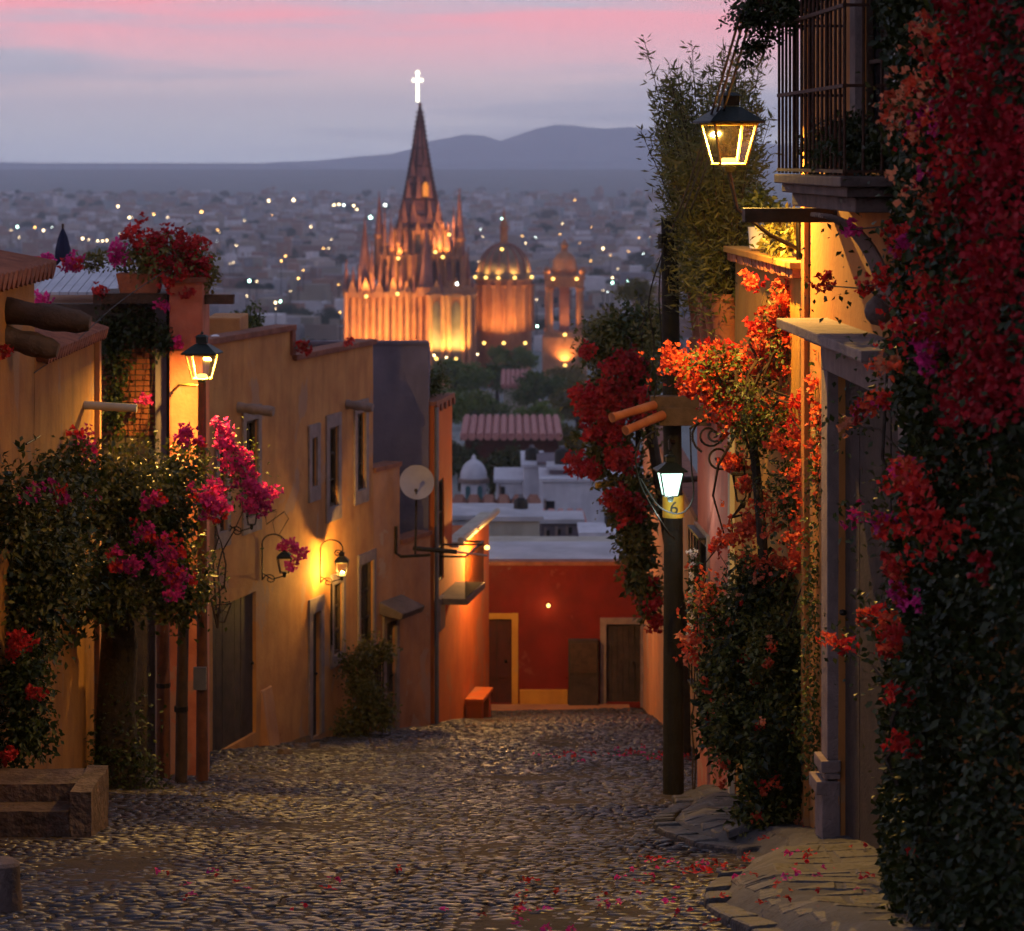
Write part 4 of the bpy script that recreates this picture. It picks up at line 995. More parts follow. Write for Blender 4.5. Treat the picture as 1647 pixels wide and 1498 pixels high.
# ================================================================== PLANTS NEAR THE STREET
def foliage(plant, n, ells, size, mat, seed, shell=.35, clumps=26, cs=.22, asp=.55, name='leaves', droop=.3, clip=None):
    rs = np.random.default_rng(seed); pts, out = clump(rs, n, ells, shell, clumps, cs)
    if clip is not None: k = clip(pts); pts, out = pts[k], out[k]
    V, F = leaf_cloud(rs, pts, out, size, asp, droop); return npmesh(name, V, F, M[mat], plant, 'stuff')
# left: bougainvillea tree
root = Vector((P(185, 0, 36).x, 36.2, gz(36.2)))
t = thing('bougainvillea_tree', root, 'big bougainvillea tree with magenta blossoms over a dark trunk, left', 'tree')
m = MB(); tips = [P(190, 960, 35.6), P(120, 900, 35.2), P(250, 860, 35.6), P(60, 940, 34.6), P(180, 800, 35.4), P(300, 930, 36)]
m.tube([root + Vector((.05, 0, -.3)), root + Vector((0, 0, .25)), root + Vector((-.02, 0, 1.0)), root + Vector((.03, 0, 1.9)), tips[0]], [.42, .30, .25, .24, .14], 12)
m.build('trunk', M['bark'], t, smooth=True)
vine_branches(t, P(185, 1000, 36), tips, .07, 'bark')
E = [pxell(85, 870, 31.6, 85, 115, .5), pxell(195, 800, 35.4, 105, 95, .75), pxell(255, 850, 35.6, 80, 110, .65), pxell(140, 950, 35, 130, 80, .7), pxell(285, 950, 35.8, 55, 70, .5),
     pxell(55, 1000, 30.6, 75, 95, .45), pxell(22, 830, 30.0, 55, 95, .4), pxell(110, 770, 32.6, 80, 55, .5), pxell(60, 910, 30.8, 90, 90, .5), pxell(290, 770, 35.9, 45, 60, .4)]
foliage(t, 19000, E, .08, 'leaflit', 11, .3, 30, .2)
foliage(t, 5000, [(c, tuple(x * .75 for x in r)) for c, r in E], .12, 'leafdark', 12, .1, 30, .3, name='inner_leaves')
foliage(t, 2600, [pxell(40, 1110, 30.0, 50, 100, .3), pxell(18, 1180, 29.9, 36, 60, .2)], .08, 'leafdark', 13, .2, 14, .25, name='low_leaves')
foliage(t, 1600, [(root + Vector((.05, -.15, .5)), (.4, .3, .9)), (root + Vector((.25, -.1, .15)), (.45, .3, .3))], .07, 'leafdark', 14, .4, 14, .25, name='trunk_ivy')
MG = ['fl_magenta'] * 5 + ['fl_red']
it = []
for path, n, rad in (([(135, 700, 34.6), (130, 735, 34.6)], 13, 18), ([(300, 700, 34.8)] * 2, 10, 20), ([(95, 790, 31.2)] * 2, 5, 20), ([(60, 795, 30.3), (40, 790, 30)], 3, 14),
                     ([(330, 790, 34.8), (345, 820, 34.8)], 20, 24), ([(225, 840, 34.5), (265, 880, 34.6), (270, 920, 34.7), (295, 940, 34.7)], 34, 26), ([(180, 895, 34.5), (210, 920, 34.5)], 15, 18), ([(245, 805, 34.5)] * 2, 6, 14), ([(145, 800, 34.4)] * 2, 3, 10)):
    it += pxstroke(path, n, rad, MG, .15, (.7, 1.25))
for path, n, rad in (([(10, 1045, 29.9), (35, 1030, 30)], 14, 16), ([(45, 1112, 29.7), (60, 1112, 29.7)], 4, 6), ([(12, 1215, 29.6)] * 2, 3, 10), ([(5, 565, 29.8)] * 2, 2, 5)):
    it += pxstroke(path, n, rad, ['fl_red'], .1, (.7, 1.1))
flowers(t, it)
# magenta spray over the ochre house windows
q = P(350, 1010, 36.5)
t = thing('bougainvillea_spray', q, 'arching spray of magenta bougainvillea before the ochre house windows', 'plant')
vine_branches(t, q, [P(345, 700, 37.2), P(400, 780, 37.2), P(345, 800, 37), P(365, 985, 37)], .016)
it = []
for path, n, rad in (([(350, 690, 37.2), (380, 735, 37.2)], 16, 16), ([(380, 740, 37.2), (385, 760, 37.2)], 18, 24), ([(400, 775, 37.2), (425, 810, 37.2)], 26, 22), ([(340, 795, 37)] * 2, 16, 22)):
    it += pxstroke(path, n, rad, ['fl_magenta'], .15, (.8, 1.3))
flowers(t, it); foliage(t, 500, [pxell(385, 760, 37.2, 50, 80, .3), pxell(355, 930, 37, 14, 70, .15)], .06, 'leaf', 15, .1, 12, .3)
a, z = LO.px(460, 890)
t = thing('bougainvillea_sprig', P(455, 880, 45.5), 'small purple bougainvillea sprig draped over the unlit wall lantern', 'plant')
vine_branches(t, P(420, 825, 45.6), [P(470, 890, 45.4), P(455, 870, 45.4)], .012)
flowers(t, pxstroke([(455, 880, 45.4), (485, 885, 45.4), (465, 900, 45.4)], 16, 14, ['fl_magenta'], .12, (.8, 1.2)))
# planter of red flowers on the pier
q = Vector((P(222, 0, 38.9).x, 39.1, -1.88))
t = thing('flower_planter', q, 'terracotta planter overflowing with red flowers on top of the rose pier', 'planter')
m = MB(); x0, x1 = P(186, 0, 38.9).x, P(258, 0, 38.9).x
m.hexa([(x0 + .05, 38.95, -1.88), (x1 - .05, 38.95, -1.88), (x1 - .05, 39.35, -1.88), (x0 + .05, 39.35, -1.88), (x0, 38.9, -1.6), (x1, 38.9, -1.6), (x1, 39.4, -1.6), (x0, 39.4, -1.6)]); pt = m.build('pot', M['terracotta'], t, bev=.015)
E = [pxell(240, 415, 39, 65, 38, .4), pxell(300, 425, 39.1, 45, 40, .35), pxell(330, 440, 39.2, 22, 30, .3), pxell(150, 420, 39.4, 30, 14, .2)]
foliage(t, 3000, E, .08, 'leafolive', 21, .2, 24, .25); vine_branches(t, (q.x, 39.15, -1.7), [P(215, 390, 39), P(300, 395, 39), P(330, 440, 39), P(130, 425, 39)], .015)
it = pxstroke([(190, 415, 38.7)] * 2, 9, 16, ['fl_magenta'], .1)
for path, n, rad in (([(205, 385, 38.8), (300, 385, 38.9), (325, 430, 39)], 45, 22), ([(240, 425, 38.7), (300, 440, 38.8)], 30, 30), ([(305, 475, 38.75)] * 2, 3, 8), ([(160, 470, 38.8)] * 2, 4, 8), ([(85, 420, 39), (50, 445, 38)], 10, 12), ([(110, 420, 39)] * 2, 8, 14), ([(60, 480, 36), (85, 478, 37)], 3, 5)): it += pxstroke(path, n, rad, ['fl_red', 'fl_crimson', 'fl_red'] if path[0][0] > 130 else ['fl_magenta', 'fl_red'], .2, (.8, 1.4))
flowers(t, it)
# rooftop planting on the ochre house
a = LO.px(515, 570)[0]; q = LO.w(a, -3.8, -.9)
t = thing('roof_garden_shrub', q, 'low green shrub with red blooms on the ochre house roof', 'shrub')
vine_branches(t, q, [q + Vector((dx, 0, .4)) for dx in (-.4, 0, .4)], .015)
foliage(t, 1500, [(q + Vector((0, 0, .25)), (.55, .6, .3)), (q + Vector((.4, .5, .25)), (.4, .4, .25))], .07, 'leafolive', 22, .2, 16, .25)
flowers(t, pxstroke([(485, 555, 48.6)] * 2, 6, 9, ['fl_red'], .1) + pxstroke([(562, 552, 50)] * 2, 3, 5, ['fl_red'], .1))
q = P(405, 545, 50)
t = thing('roof_shrub', q, 'dark green shrub on the roof beside the chimney block', 'shrub'); vine_branches(t, q, [P(395, 515, 50), P(415, 510, 50)], .02); foliage(t, 900, [pxell(405, 520, 50, 24, 24, .3)], .08, 'leaf', 23, .2, 14, .25)
# ivy in the dark recess
q = Vector((P(190, 0, 39).x, 39.2, zb2))
t = thing('ivy', q, 'dark ivy covering the brick wall below the flat roof', 'plant')
vine_branches(t, q, [P(180, 560, 39.2), P(220, 540, 39.2), P(250, 560, 39.1)], .02, wob=.05)
foliage(t, 2600, [pxell(180, 560, 39.1, 26, 70, .15), pxell(225, 525, 39.1, 50, 30, .15), pxell(185, 650, 39.1, 20, 60, .15), pxell(262, 545, 38.75, 16, 30, .1)], .08, 'leafdark', 24, .1, 20, .3)
flowers(t, pxstroke([(230, 640, 38.9)] * 2, 2, 4, ['fl_magenta'], .05) + pxstroke([(258, 490, 38.8)] * 2, 2, 6, ['fl_magenta'], .05) + pxstroke([(285, 552, 38.7)] * 2, 3, 6, ['fl_magenta'], .05))
# bush by the ochre house door
a = LO.px(540, 1175)[0]; q = LO.w(a, gz(51), .6)
t = thing('doorstep_bush', q, 'round dark bush growing against the ochre house by its door', 'bush')
vine_branches(t, q, [q + Vector((dx, 0, 1.2)) for dx in (-.25, 0, .3)], .025)
foliage(t, 4500, [(q + Vector((-.1, -.1, 1.2)), (.38, .35, .55)), (q + Vector((.1, 0, .6)), (.45, .4, .45)), (q + Vector((-.28, -.2, .3)), (.3, .3, .3)), (q + Vector((.2, .2, 1.55)), (.3, .3, .3))], .085, 'leafolive', 25, .3, 22, .22)
for i, (u, v, sc) in enumerate(((485, 1188, .16), (458, 1206, .12), (505, 1196, .1))):
    y = 2.3 / ((v - HV) / FP - .16); p = P(u, v, y); m = MB(); v_, f_ = stone_geo(sc, sc * .8, 900 + i); m.v = [(x + p.x, yy + y, z * 3 + gz(y) + .02) for x, yy, z in v_]; m.f = f_; o = m.build('rock', M['stepstone'], None, smooth=True)
    tag(o, ['pale rock leaning at the foot of the doorstep bush', 'smallish rock left of the doorstep bush', 'low rock under the doorstep bush'][i], 'rock', 'rocks by the ochre house')

# right: potted bamboo on the pink parapet
rsb = np.random.default_rng(31)
names = ['nearest potted bamboo on the pink parapet', 'second nearest potted bamboo on the pink parapet', 'third nearest potted bamboo on the pink parapet', 'farthest potted bamboo on the pink parapet']
for i, (s_, ht) in enumerate(((.35, 2.3), (1.1, 2.9), (1.9, 3.0), (2.7, 2.5))):
    q = PH.w(s_, -2.38, .06); t = thing('potted_bamboo', q, names[i] + ', tall and feathery in a clay pot', 'potted plant', 'bamboo pots on the pink parapet')
    m = MB(); m.lathe([(.15, 0), (.165, .0), (.165, .13), (.115, .15), (.13, .30), (.165, .55), (.185, .72), (.205, .73), (.205, .80), (.175, .80), (.17, .74), (0, .73)], q, 20); m.build('pot', M['terracotta'], t, smooth=True)
    m = MB(); pts = []; dirs = []
    for k in range(42):
        a_ = rsb.uniform(0, 6.28); tl = rsb.uniform(.05, .30); hh = ht * rsb.uniform(.55, 1.05); b0 = q + Vector((.1 * math.cos(a_), .1 * math.sin(a_), .7))
        tip = b0 + Vector((math.cos(a_) * tl * hh * 1.1 - .05 * hh, math.sin(a_) * tl * hh, hh)); mid = b0.lerp(tip, .5) - Vector((math.cos(a_), math.sin(a_), 0)) * tl * .25
        m.tube([b0, mid, tip], [.010, .008, .003], 4, False)
        for _ in range(190):
            f = rsb.uniform(.0, 1) ** .9; p = (b0.lerp(mid, f * 2) if f < .5 else mid.lerp(tip, f * 2 - 1)); p = p + Vector(rsb.normal(size=3)) * (.18 * (1.15 - f))
            pts.append(tuple(p)); dirs.append((rsb.normal() * .8, rsb.normal() * .8, rsb.uniform(-.3, 1.1)))
    m.build('culms', M['twig'], t)
    pts = np.array(pts); dirs = unit(np.array(dirs)); ln = rsb.uniform(.07, .16, len(pts)); V, F = leafverts(pts, dirs, unit(rsb.normal(size=(len(pts), 3))), ln, ln * .2, .1)
    npmesh('leaves', V, F, M['leafbamboo'], t, 'stuff')
# white pot and lit plants on the yellow parapet
q = YH.w(3.3, -1.0, -.05)
t = thing('white_pot', q, 'white pot with a leafy plant on the yellow parapet', 'potted plant')
m = MB(); m.lathe([(.1, 0), (.13, .02), (.145, .24), (.15, .25), (.13, .25), (0, .22)], q, 16); m.build('pot', M['whitepaint'], t, smooth=True); foliage(t, 400, [(q + Vector((.05, 0, .45)), (.22, .25, .2))], .09, 'leaf', 32, .1, 10, .3)
q = YH.w(1.6, -1.0, -.1)
t = thing('parapet_plant', q, 'yellow-lit trailing plant on the yellow parapet under the beam', 'plant'); vine_branches(t, q, [q + Vector((0, dy, .4)) for dy in (-.5, 0, .5)], .012)
foliage(t, 700, [(q + Vector((0, 0, .22)), (.2, .9, .26)), (q + Vector((-.1, .8, .05)), (.15, .9, .08))], .08, 'leafolive', 33, .1, 12, .3)

# coral bougainvillea on the yellow wall
root = YH.w(.4, gz(27.6) + .2, .25)
t = thing('coral_bougainvillea', root, 'coral bougainvillea climbing the yellow wall and reaching over the street', 'plant')
m = MB(); trunk = [root + Vector((0, 0, -.3)), root + Vector((.03, .2, 1.2)), YH.w(.9, -3.6, .3), YH.w(1.0, -2.4, .4)]; m.tube(trunk, [.07, .06, .05, .04], 8); m.build('stem', M['bark'], t, smooth=True)
ends = [P(1085, 585, 29.2), P(1180, 600, 28.8), P(1230, 470, 28.8), P(1290, 460, 28.2), P(1150, 640, 29), P(1260, 560, 28.2), P(1320, 660, 27), P(1300, 720, 27), P(1210, 720, 28.5), P(1180, 870, 28.6), P(1130, 960, 28.8)]
vine_branches(t, trunk[3], ends, .022, wob=.12)
vine_branches(t, trunk[1], [P(1120, 1030, 28.8), P(1150, 880, 28.6), P(1280, 900, 27.4), P(1240, 800, 28)], .016, wob=.15)
CO = ['fl_coral'] * 4 + ['fl_red']
it = []
for path, n, rad, cc in (([(1078, 580, 29.1), (1130, 590, 29), (1190, 590, 28.8), (1260, 580, 28.4), (1300, 575, 28)], 75, 30, CO), ([(1105, 610, 29), (1170, 625, 28.9)], 28, 24, CO),
      ([(1290, 460, 28.1), (1250, 480, 28.3), (1270, 540, 28.2), (1225, 525, 28.5)], 34, 22, CO), ([(1205, 455, 28.8)] * 2, 4, 10, CO),
      ([(1150, 640, 28.9), (1180, 680, 28.7), (1230, 660, 28.4), (1300, 650, 27.6), (1330, 660, 27)], 62, 32, CO), ([(1300, 690, 27.4), (1270, 720, 27.6), (1330, 780, 27)], 16, 26, CO + ['fl_peach']),
      ([(1190, 740, 28.5), (1175, 750, 28.6)], 9, 14, CO), ([(1200, 780, 28.4)] * 2, 4, 8, CO), ([(1150, 880, 28.6), (1190, 860, 28.5), (1215, 835, 28.4)], 16, 11, CO), ([(1225, 810, 28.3)] * 2, 4, 9, CO), ([(1280, 905, 27.3)] * 2, 8, 12, CO), ([(1300, 850, 27.3)] * 2, 6, 14, CO),
      ([(1135, 950, 28.7), (1140, 985, 28.7)], 8, 12, ['fl_peach']), ([(1105, 1040, 28.8), (1130, 1060, 28.7), (1150, 1020, 28.6)], 14, 14, ['fl_peach', 'fl_coral']), ([(1165, 1085, 28.5), (1190, 1090, 28.4)], 4, 6, ['fl_red']),
      ([(1315, 600, 26.4), (1322, 700, 26.3), (1318, 800, 26.3)], 22, 16, CO), ([(1310, 880, 26.3), (1305, 980, 26.3)], 10, 16, CO), ([(1180, 290, 27.9), (1200, 285, 27.8), (1235, 275, 27.6)], 10, 9, ['fl_peach'])):
    it += pxstroke(path, n, rad, cc, .18, (.75, 1.2))
flowers(t, it[:298])
r2 = np.random.default_rng(84); ps = []
for (u, v, y_, ru, rv) in ((1290, 770, 27.2, 30, 40), (1250, 830, 27.8, 36, 36), (1195, 860, 28.3, 34, 22), (1140, 960, 28.6, 22, 40), (1125, 1035, 28.7, 24, 26), (1295, 870, 27, 26, 40), (1235, 905, 27.8, 30, 26), (1318, 700, 26.2, 16, 80), (1110, 585, 29, 40, 22), (1180, 600, 28.8, 50, 28), (1250, 585, 28.4, 45, 24), (1265, 500, 28.3, 26, 40), (1230, 540, 28.4, 24, 24), (1180, 665, 28.7, 40, 22), (1250, 660, 28.2, 50, 28), (1310, 665, 27.4, 26, 24), (1300, 740, 27.4, 26, 40), (1170, 630, 28.8, 40, 20)):
    for _ in range(70): ps.append(tuple(P(u + r2.normal() * ru * .6, v + r2.normal() * rv * .6, y_ + r2.normal() * .12)))
c = np.array(ps).repeat(3, 0); c = c + r2.normal(size=c.shape) * .012; l = r2.uniform(.035, .06, len(c)); d = unit(r2.normal(size=c.shape) + np.array([-.4, -.6, .2]))
npmesh('small_blooms', *leafverts(c, d, unit(r2.normal(size=c.shape) + np.array([-.3, -.7, .3])), l, l * .85, .2), M['fl_coral'], t, 'stuff')
foliage(t, 6500, [pxell(1190, 600, 28.7, 95, 45, .35), pxell(1270, 530, 28.3, 50, 75, .3), pxell(1240, 690, 28, 95, 65, .35), pxell(1280, 800, 27.6, 60, 80, .3), pxell(1150, 1000, 28.6, 40, 70, .3), pxell(1316, 720, 26.3, 20, 150, .2), pxell(1312, 960, 26.3, 24, 170, .2), pxell(1312, 1180, 26.3, 24, 150, .2)], .06, 'leaf', 34, .1, 26, .25)
# green bush at the wall foot
root = YH.w(.6, gz(28) + .15, .35)
t = thing('flowering_bush', root, 'tall green bush with few orange blooms at foot of the yellow wall', 'bush')
vine_branches(t, root, [P(1180, 920, 28.2), P(1240, 900, 27.8), P(1300, 920, 27), P(1160, 1050, 28.2)], .03, 'bark')
E = [pxell(1230, 960, 27.9, 75, 75, .4), pxell(1190, 1060, 28.1, 60, 85, .4), pxell(1265, 1080, 27.4, 65, 110, .4), pxell(1200, 1180, 27.8, 60, 90, .45), pxell(1265, 1230, 27.2, 60, 110, .4), pxell(1225, 1300, 27.2, 50, 60, .35), pxell(1145, 1120, 28.3, 25, 90, .25)]
foliage(t, 15000, E, .065, 'leaflit', 35, .3, 36, .18); foliage(t, 4500, [(c, tuple(x * .8 for x in r)) for c, r in E], .1, 'leafdark', 36, .1, 26, .3, name='inner_leaves')
it = []
for _ in range(46):
    c, r = rnd.choice(E); it.append((c + Vector((rnd.uniform(-.9, .9) * r[0], -r[1] * rnd.uniform(.5, 1), rnd.uniform(-.9, .9) * r[2])), rnd.choice(['fl_coral', 'fl_peach', 'fl_red', 'fl_coral']), rnd.uniform(.4, .75)))
flowers(t, it)
# great vine at the right edge
wx = lambda y: 3.424 - .0519 * (y - 16)
root = Vector((wx(20) - .3, 20, gz(20)))
t = thing('great_bougainvillea', root, 'huge dark bougainvillea vine with red blooms filling the right edge', 'plant')
rs = np.random.default_rng(41); n = 70000
yy = rs.uniform(15.6, 21.6, n); zz = rs.uniform(0, 1, n); zz = gz(yy) + .1 + zz * (8.2)
bx = np.array([mnoise.noise(Vector((b * 1.1, c * 1.1, 7))) + .5 * mnoise.noise(Vector((b * 3.1, c * 3.1, 2))) for b, c in zip(yy, zz)])
low = np.clip((-3.6 - zz) / 2.0, 0, 1)
dmax = np.clip(.12 + np.minimum((21.6 - yy) * .16, .42) + .26 * bx + low * .10, .05, 1.1)
dd = dmax * rs.uniform(0, 1, n) ** .5
keep = (bx + rs.normal(0, .12, n)) > -.30 + .25 * (yy > 21) + .12 * (zz > -2)
pts = np.stack([wx(yy) - dd - .02, yy, zz], 1)[keep]; out = np.tile(np.array([-.8, -.5, .1]), (len(pts), 1)); V, F = leaf_cloud(rs, pts, unit(out), .075, .6, .2)
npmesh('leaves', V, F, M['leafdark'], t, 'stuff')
vine_branches(t, root, [Vector((wx(b) - .25, b, c)) for b, c in ((17.5, .5), (18.5, 1.4), (19.5, .8), (20.5, 0), (21.2, -1), (21, -2.5), (19, -1.5), (20.8, -3.6))], .035, 'bark', wob=.2)
it = []
RX = ['fl_crimson'] * 3 + ['fl_red'] * 2
for path, k, rad, cc in (([(1480, 20, 20.6), (1490, 70, 20.6)], 12, 20, ['fl_peach', 'fl_coral']), ([(1420, 170, 21), (1455, 190, 20.9), (1480, 140, 20.8)], 24, 18, ['fl_peach', 'fl_coral']), ([(1470, 230, 20.8), (1500, 170, 20.6)], 18, 24, ['fl_coral', 'fl_peach', 'fl_magenta']),
      ([(1540, 40, 20), (1600, 40, 19.6)], 22, 40, RX), ([(1530, 110, 20), (1600, 130, 19.6), (1560, 200, 20)], 44, 50, RX), ([(1600, 250, 19.4), (1550, 300, 20)], 18, 36, RX), ([(1465, 295, 20.9), (1510, 275, 20.4)], 8, 12, ['fl_peach', 'fl_magenta']),
      ([(1490, 340, 20.6), (1530, 320, 20.4)], 14, 20, ['fl_coral', 'fl_peach']), ([(1365, 370, 22.2)] * 2, 4, 10, ['fl_magenta']), ([(1440, 375, 21.2), (1460, 400, 21.1)], 12, 18, ['fl_magenta', 'fl_red']), ([(1560, 400, 20), (1610, 420, 19.6), (1560, 470, 20)], 34, 45, RX),
      ([(1420, 440, 21.3), (1395, 460, 21.6)], 8, 12, ['fl_red']), ([(1490, 420, 20.8), (1500, 470, 20.7)], 12, 26, ['fl_red', 'fl_coral']), ([(1330, 460, 23.4), (1310, 455, 23.6)], 6, 10, ['fl_red', 'fl_magenta']), ([(1450, 520, 21.2), (1530, 510, 20.6), (1560, 500, 20.4)], 26, 24, ['fl_magenta', 'fl_red', 'fl_crimson']),
      ([(1490, 560, 20.8), (1490, 590, 20.8)], 16, 14, ['fl_magenta']), ([(1600, 560, 19.6), (1570, 620, 20), (1590, 650, 19.8)], 30, 36, RX), ([(1410, 570, 21.4), (1440, 590, 21.3)], 10, 16, ['fl_peach', 'fl_coral']), ([(1385, 650, 21.8), (1400, 660, 21.6), (1430, 640, 21.5)], 18, 16, ['fl_coral', 'fl_red', 'fl_magenta']),
      ([(1365, 685, 22)] * 2, 5, 10, ['fl_peach']), ([(1450, 760, 21.1), (1470, 780, 21)], 14, 18, ['fl_magenta', 'fl_red', 'fl_coral']), ([(1375, 835, 22), (1420, 840, 21.5), (1430, 860, 21.4)], 24, 16, ['fl_magenta', 'fl_coral', 'fl_red']), ([(1480, 840, 21), (1500, 850, 20.8)], 16, 26, ['fl_red', 'fl_crimson']),
      ([(1440, 915, 21.2)] * 2, 6, 10, ['fl_coral', 'fl_red']), ([(1580, 915, 19.8)] * 2, 5, 12, ['fl_crimson']), ([(1445, 955, 21.2), (1460, 965, 21)], 7, 12, ['fl_magenta', 'fl_red']), ([(1385, 985, 21.8), (1410, 1000, 21.6), (1440, 1010, 21.3)], 16, 11, ['fl_red', 'fl_coral']), ([(1400, 1050, 21.6), (1430, 1040, 21.3), (1445, 1010, 21.2)], 18, 12, ['fl_coral', 'fl_red']),
      ([(1330, 1030, 22.8), (1365, 1040, 22.2)], 9, 8, ['fl_red', 'fl_coral']), ([(1420, 1115, 21.3), (1480, 1125, 20.9)], 10, 10, ['fl_red']), ([(1445, 1195, 21.1), (1470, 1210, 20.9)], 9, 12, ['fl_red']), ([(1475, 1370, 20.6)] * 2, 4, 8, ['fl_red']), ([(1485, 1070, 20.9)] * 2, 2, 5, ['fl_magenta']), ([(1630, 1195, 19.4)] * 2, 1, 3, ['fl_coral'])):
    it += pxstroke(path, k, rad, cc, .15, (.55, .95))
def surf(p):     # push a bloom out to the face of the vine
    a_ = p.x / p.y; z_ = p.z / p.y
    if a_ < .13: return p
    y_ = min(p.y, 3.64 / (a_ + .0519) + rnd.uniform(-.1, .12)); return Vector((a_ * y_, y_, z_ * y_))
it = [(surf(p), c, s_) for p, c, s_ in it]
it.sort(key=lambda q: -q[2]); flowers(t, it[:298])
def bloom_mass(n, mk, zones, seed):
    r2 = np.random.default_rng(seed); ps = []
    for (u, v, ru, rv) in zones:
        for _ in range(n):
            p = surf(P(u + r2.normal() * ru * .55, v + r2.normal() * rv * .55, 21)); ps.append(tuple(p + Vector(r2.normal(size=3)) * .05))
    ps = np.array(ps); c = ps.repeat(3, 0) + r2.normal(size=(len(ps) * 3, 3)) * .012; d = unit(r2.normal(size=c.shape) + np.array([-.4, -.7, .2])); l = r2.uniform(.035, .06, len(c))
    npmesh('small_blooms', *leafverts(c, d, unit(r2.normal(size=c.shape) + np.array([-.3, -.8, .3])), l, l * .85, .2), M[mk], t, 'stuff')
bloom_mass(260, 'fl_crimson', [(1590, 60, 60, 70), (1560, 180, 60, 60), (1615, 230, 40, 80), (1560, 330, 50, 60), (1600, 440, 55, 70), (1540, 520, 50, 50), (1600, 600, 45, 60), (1560, 640, 40, 40)], 81)
bloom_mass(110, 'fl_red', [(1500, 430, 40, 60), (1480, 520, 50, 40), (1530, 100, 50, 60), (1500, 860, 45, 40), (1470, 780, 30, 30), (1540, 250, 40, 60)], 82)
bloom_mass(45, 'fl_peach', [(1480, 150, 30, 60), (1470, 300, 30, 40), (1450, 180, 30, 30)], 83)
m = MB()
for (u, v, y) in ((1365, 370, 22.2), (1330, 460, 23.4), (1395, 460, 21.6), (1375, 835, 22), (1385, 985, 21.8), (1330, 1030, 22.8), (1365, 685, 22), (1420, 170, 21), (1385, 650, 21.8), (1400, 1050, 21.6)):
    p = P(u, v, y); q = Vector((wx(20.6) - .25, 20.4, p.z - .15)); m.tube([q, q.lerp(p, .5) + Vector((0, 0, .12)), p], [.010, .008, .005], 5)
m.build('shoots', M['twig'], t, smooth=True)
npmesh('outer_leaves', *leaf_cloud(rs, np.array([tuple(p + Vector(rs.normal(size=3)) * .14) for p, _, _ in it for _ in range(5)]), unit(rs.normal(size=(len(it) * 5, 3))), .06, .6), M['leaf'], t, 'stuff')
# balcony plants
q = RH.w(sy(22.8), -.14, .35)
t = thing('balcony_plant', q, 'dense dark green plant sitting on the balcony floor behind bars', 'potted plant')
m = MB(); m.lathe([(.12, 0), (.16, .2), (.17, .2), (0, .18)], q, 14); m.build('pot', M['terracotta'], t, smooth=True); foliage(t, 3000, [(q + Vector((0, 0, .28)), (.26, .7, .22)), (q + Vector((0, -.8, .25)), (.26, .5, .2)), (q + Vector((-.1, 1.6, .2)), (.15, .5, .2))], .06, 'leafdark', 43, .3, 20, .2)
q = RH.w(sy(24.0), 1.2, .55)
t = thing('hanging_basket', q, 'dark trailing hanging plant on the top of the balcony bars', 'hanging plant')
foliage(t, 4200, [pxell(1225, 20, 24.4, 48, 46, .35), pxell(1270, 5, 24, 50, 45, .35), pxell(1212, 78, 24.5, 26, 22, .2), pxell(1225, 0, 24.4, 50, 40, .3)], .055, 'leafdark', 44, .2, 26, .22); m = MB(); m.lathe([(.05, -.1), (.16, .0), (.2, .12), (.17, .12), (0, .05)], P(1250, 10, 24.2), 14); m.build('basket', M['wood'], t, smooth=True)

# red-flowered vine on the garden wall
root = Vector((2.6, 44, gz(44)))
t = thing('red_bougainvillea', root, 'hanging bougainvillea with deep red blooms left of the utility pole', 'plant')
m = MB(); m.tube([root + Vector((.1, 0, -.3)), root + Vector((.1, .2, 2)), P(1035, 620, 44)], [.12, .1, .08], 8); m.build('stem', M['bark'], t, smooth=True)
vine_branches(t, P(1035, 640, 44), [P(990, 520, 45), P(960, 640, 44.5), P(1040, 500, 44), P(950, 740, 44), P(1000, 850, 44), P(1030, 930, 44)], .04, 'bark')
E = [pxell(1030, 530, 45, 55, 50, .6), pxell(985, 560, 45.5, 55, 50, .6), pxell(985, 640, 44.8, 60, 55, .6), pxell(1040, 620, 44, 35, 80, .5), pxell(970, 720, 44.4, 48, 55, .5), pxell(1015, 800, 44.2, 45, 70, .5), pxell(1030, 900, 44, 30, 70, .4), pxell(1015, 870, 44, 32, 50, .4), pxell(1045, 960, 44.2, 20, 50, .3)]
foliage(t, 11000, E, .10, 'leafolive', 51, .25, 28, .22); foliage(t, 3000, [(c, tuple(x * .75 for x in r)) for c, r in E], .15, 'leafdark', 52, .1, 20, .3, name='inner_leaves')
it = []
for path, k, rad in (([(930, 655, 43.8), (975, 640, 43.9), (1040, 640, 43.4)], 70, 26), ([(990, 600, 44), (1030, 590, 43.6)], 34, 30), ([(960, 690, 43.8), (1000, 700, 43.7)], 30, 24), ([(925, 745, 43.6), (950, 750, 43.6)], 18, 16), ([(985, 735, 43.6), (1010, 745, 43.6)], 22, 16), ([(1000, 800, 43.6), (1020, 820, 43.6)], 22, 20), ([(1045, 940, 43.7), (1050, 1010, 43.7)], 10, 16), ([(945, 570, 44.6)] * 2, 5, 12)): it += pxstroke(path, k, rad, ['fl_red', 'fl_crimson'], .3, (.9, 1.7))
flowers(t, it[:290])
# white star flowers beside the pole
q = PH.w(1.9, gz(34.5), .25)
t = thing('star_jasmine', q, 'climbing plant with tiny white star flowers between pole and pink wall', 'plant')
vine_branches(t, q, [P(1115, 880, 34.2), P(1112, 1000, 34.2)], .012, wob=.05)
foliage(t, 500, [pxell(1114, 960, 34.2, 9, 90, .12)], .06, 'leafdark', 53, .1, 12, .3)
flowers(t, pxstroke([(1115, 880, 34.1), (1112, 960, 34.1), (1110, 1030, 34.1)], 26, 8, ['fl_white'], .08, (.3, .45)))
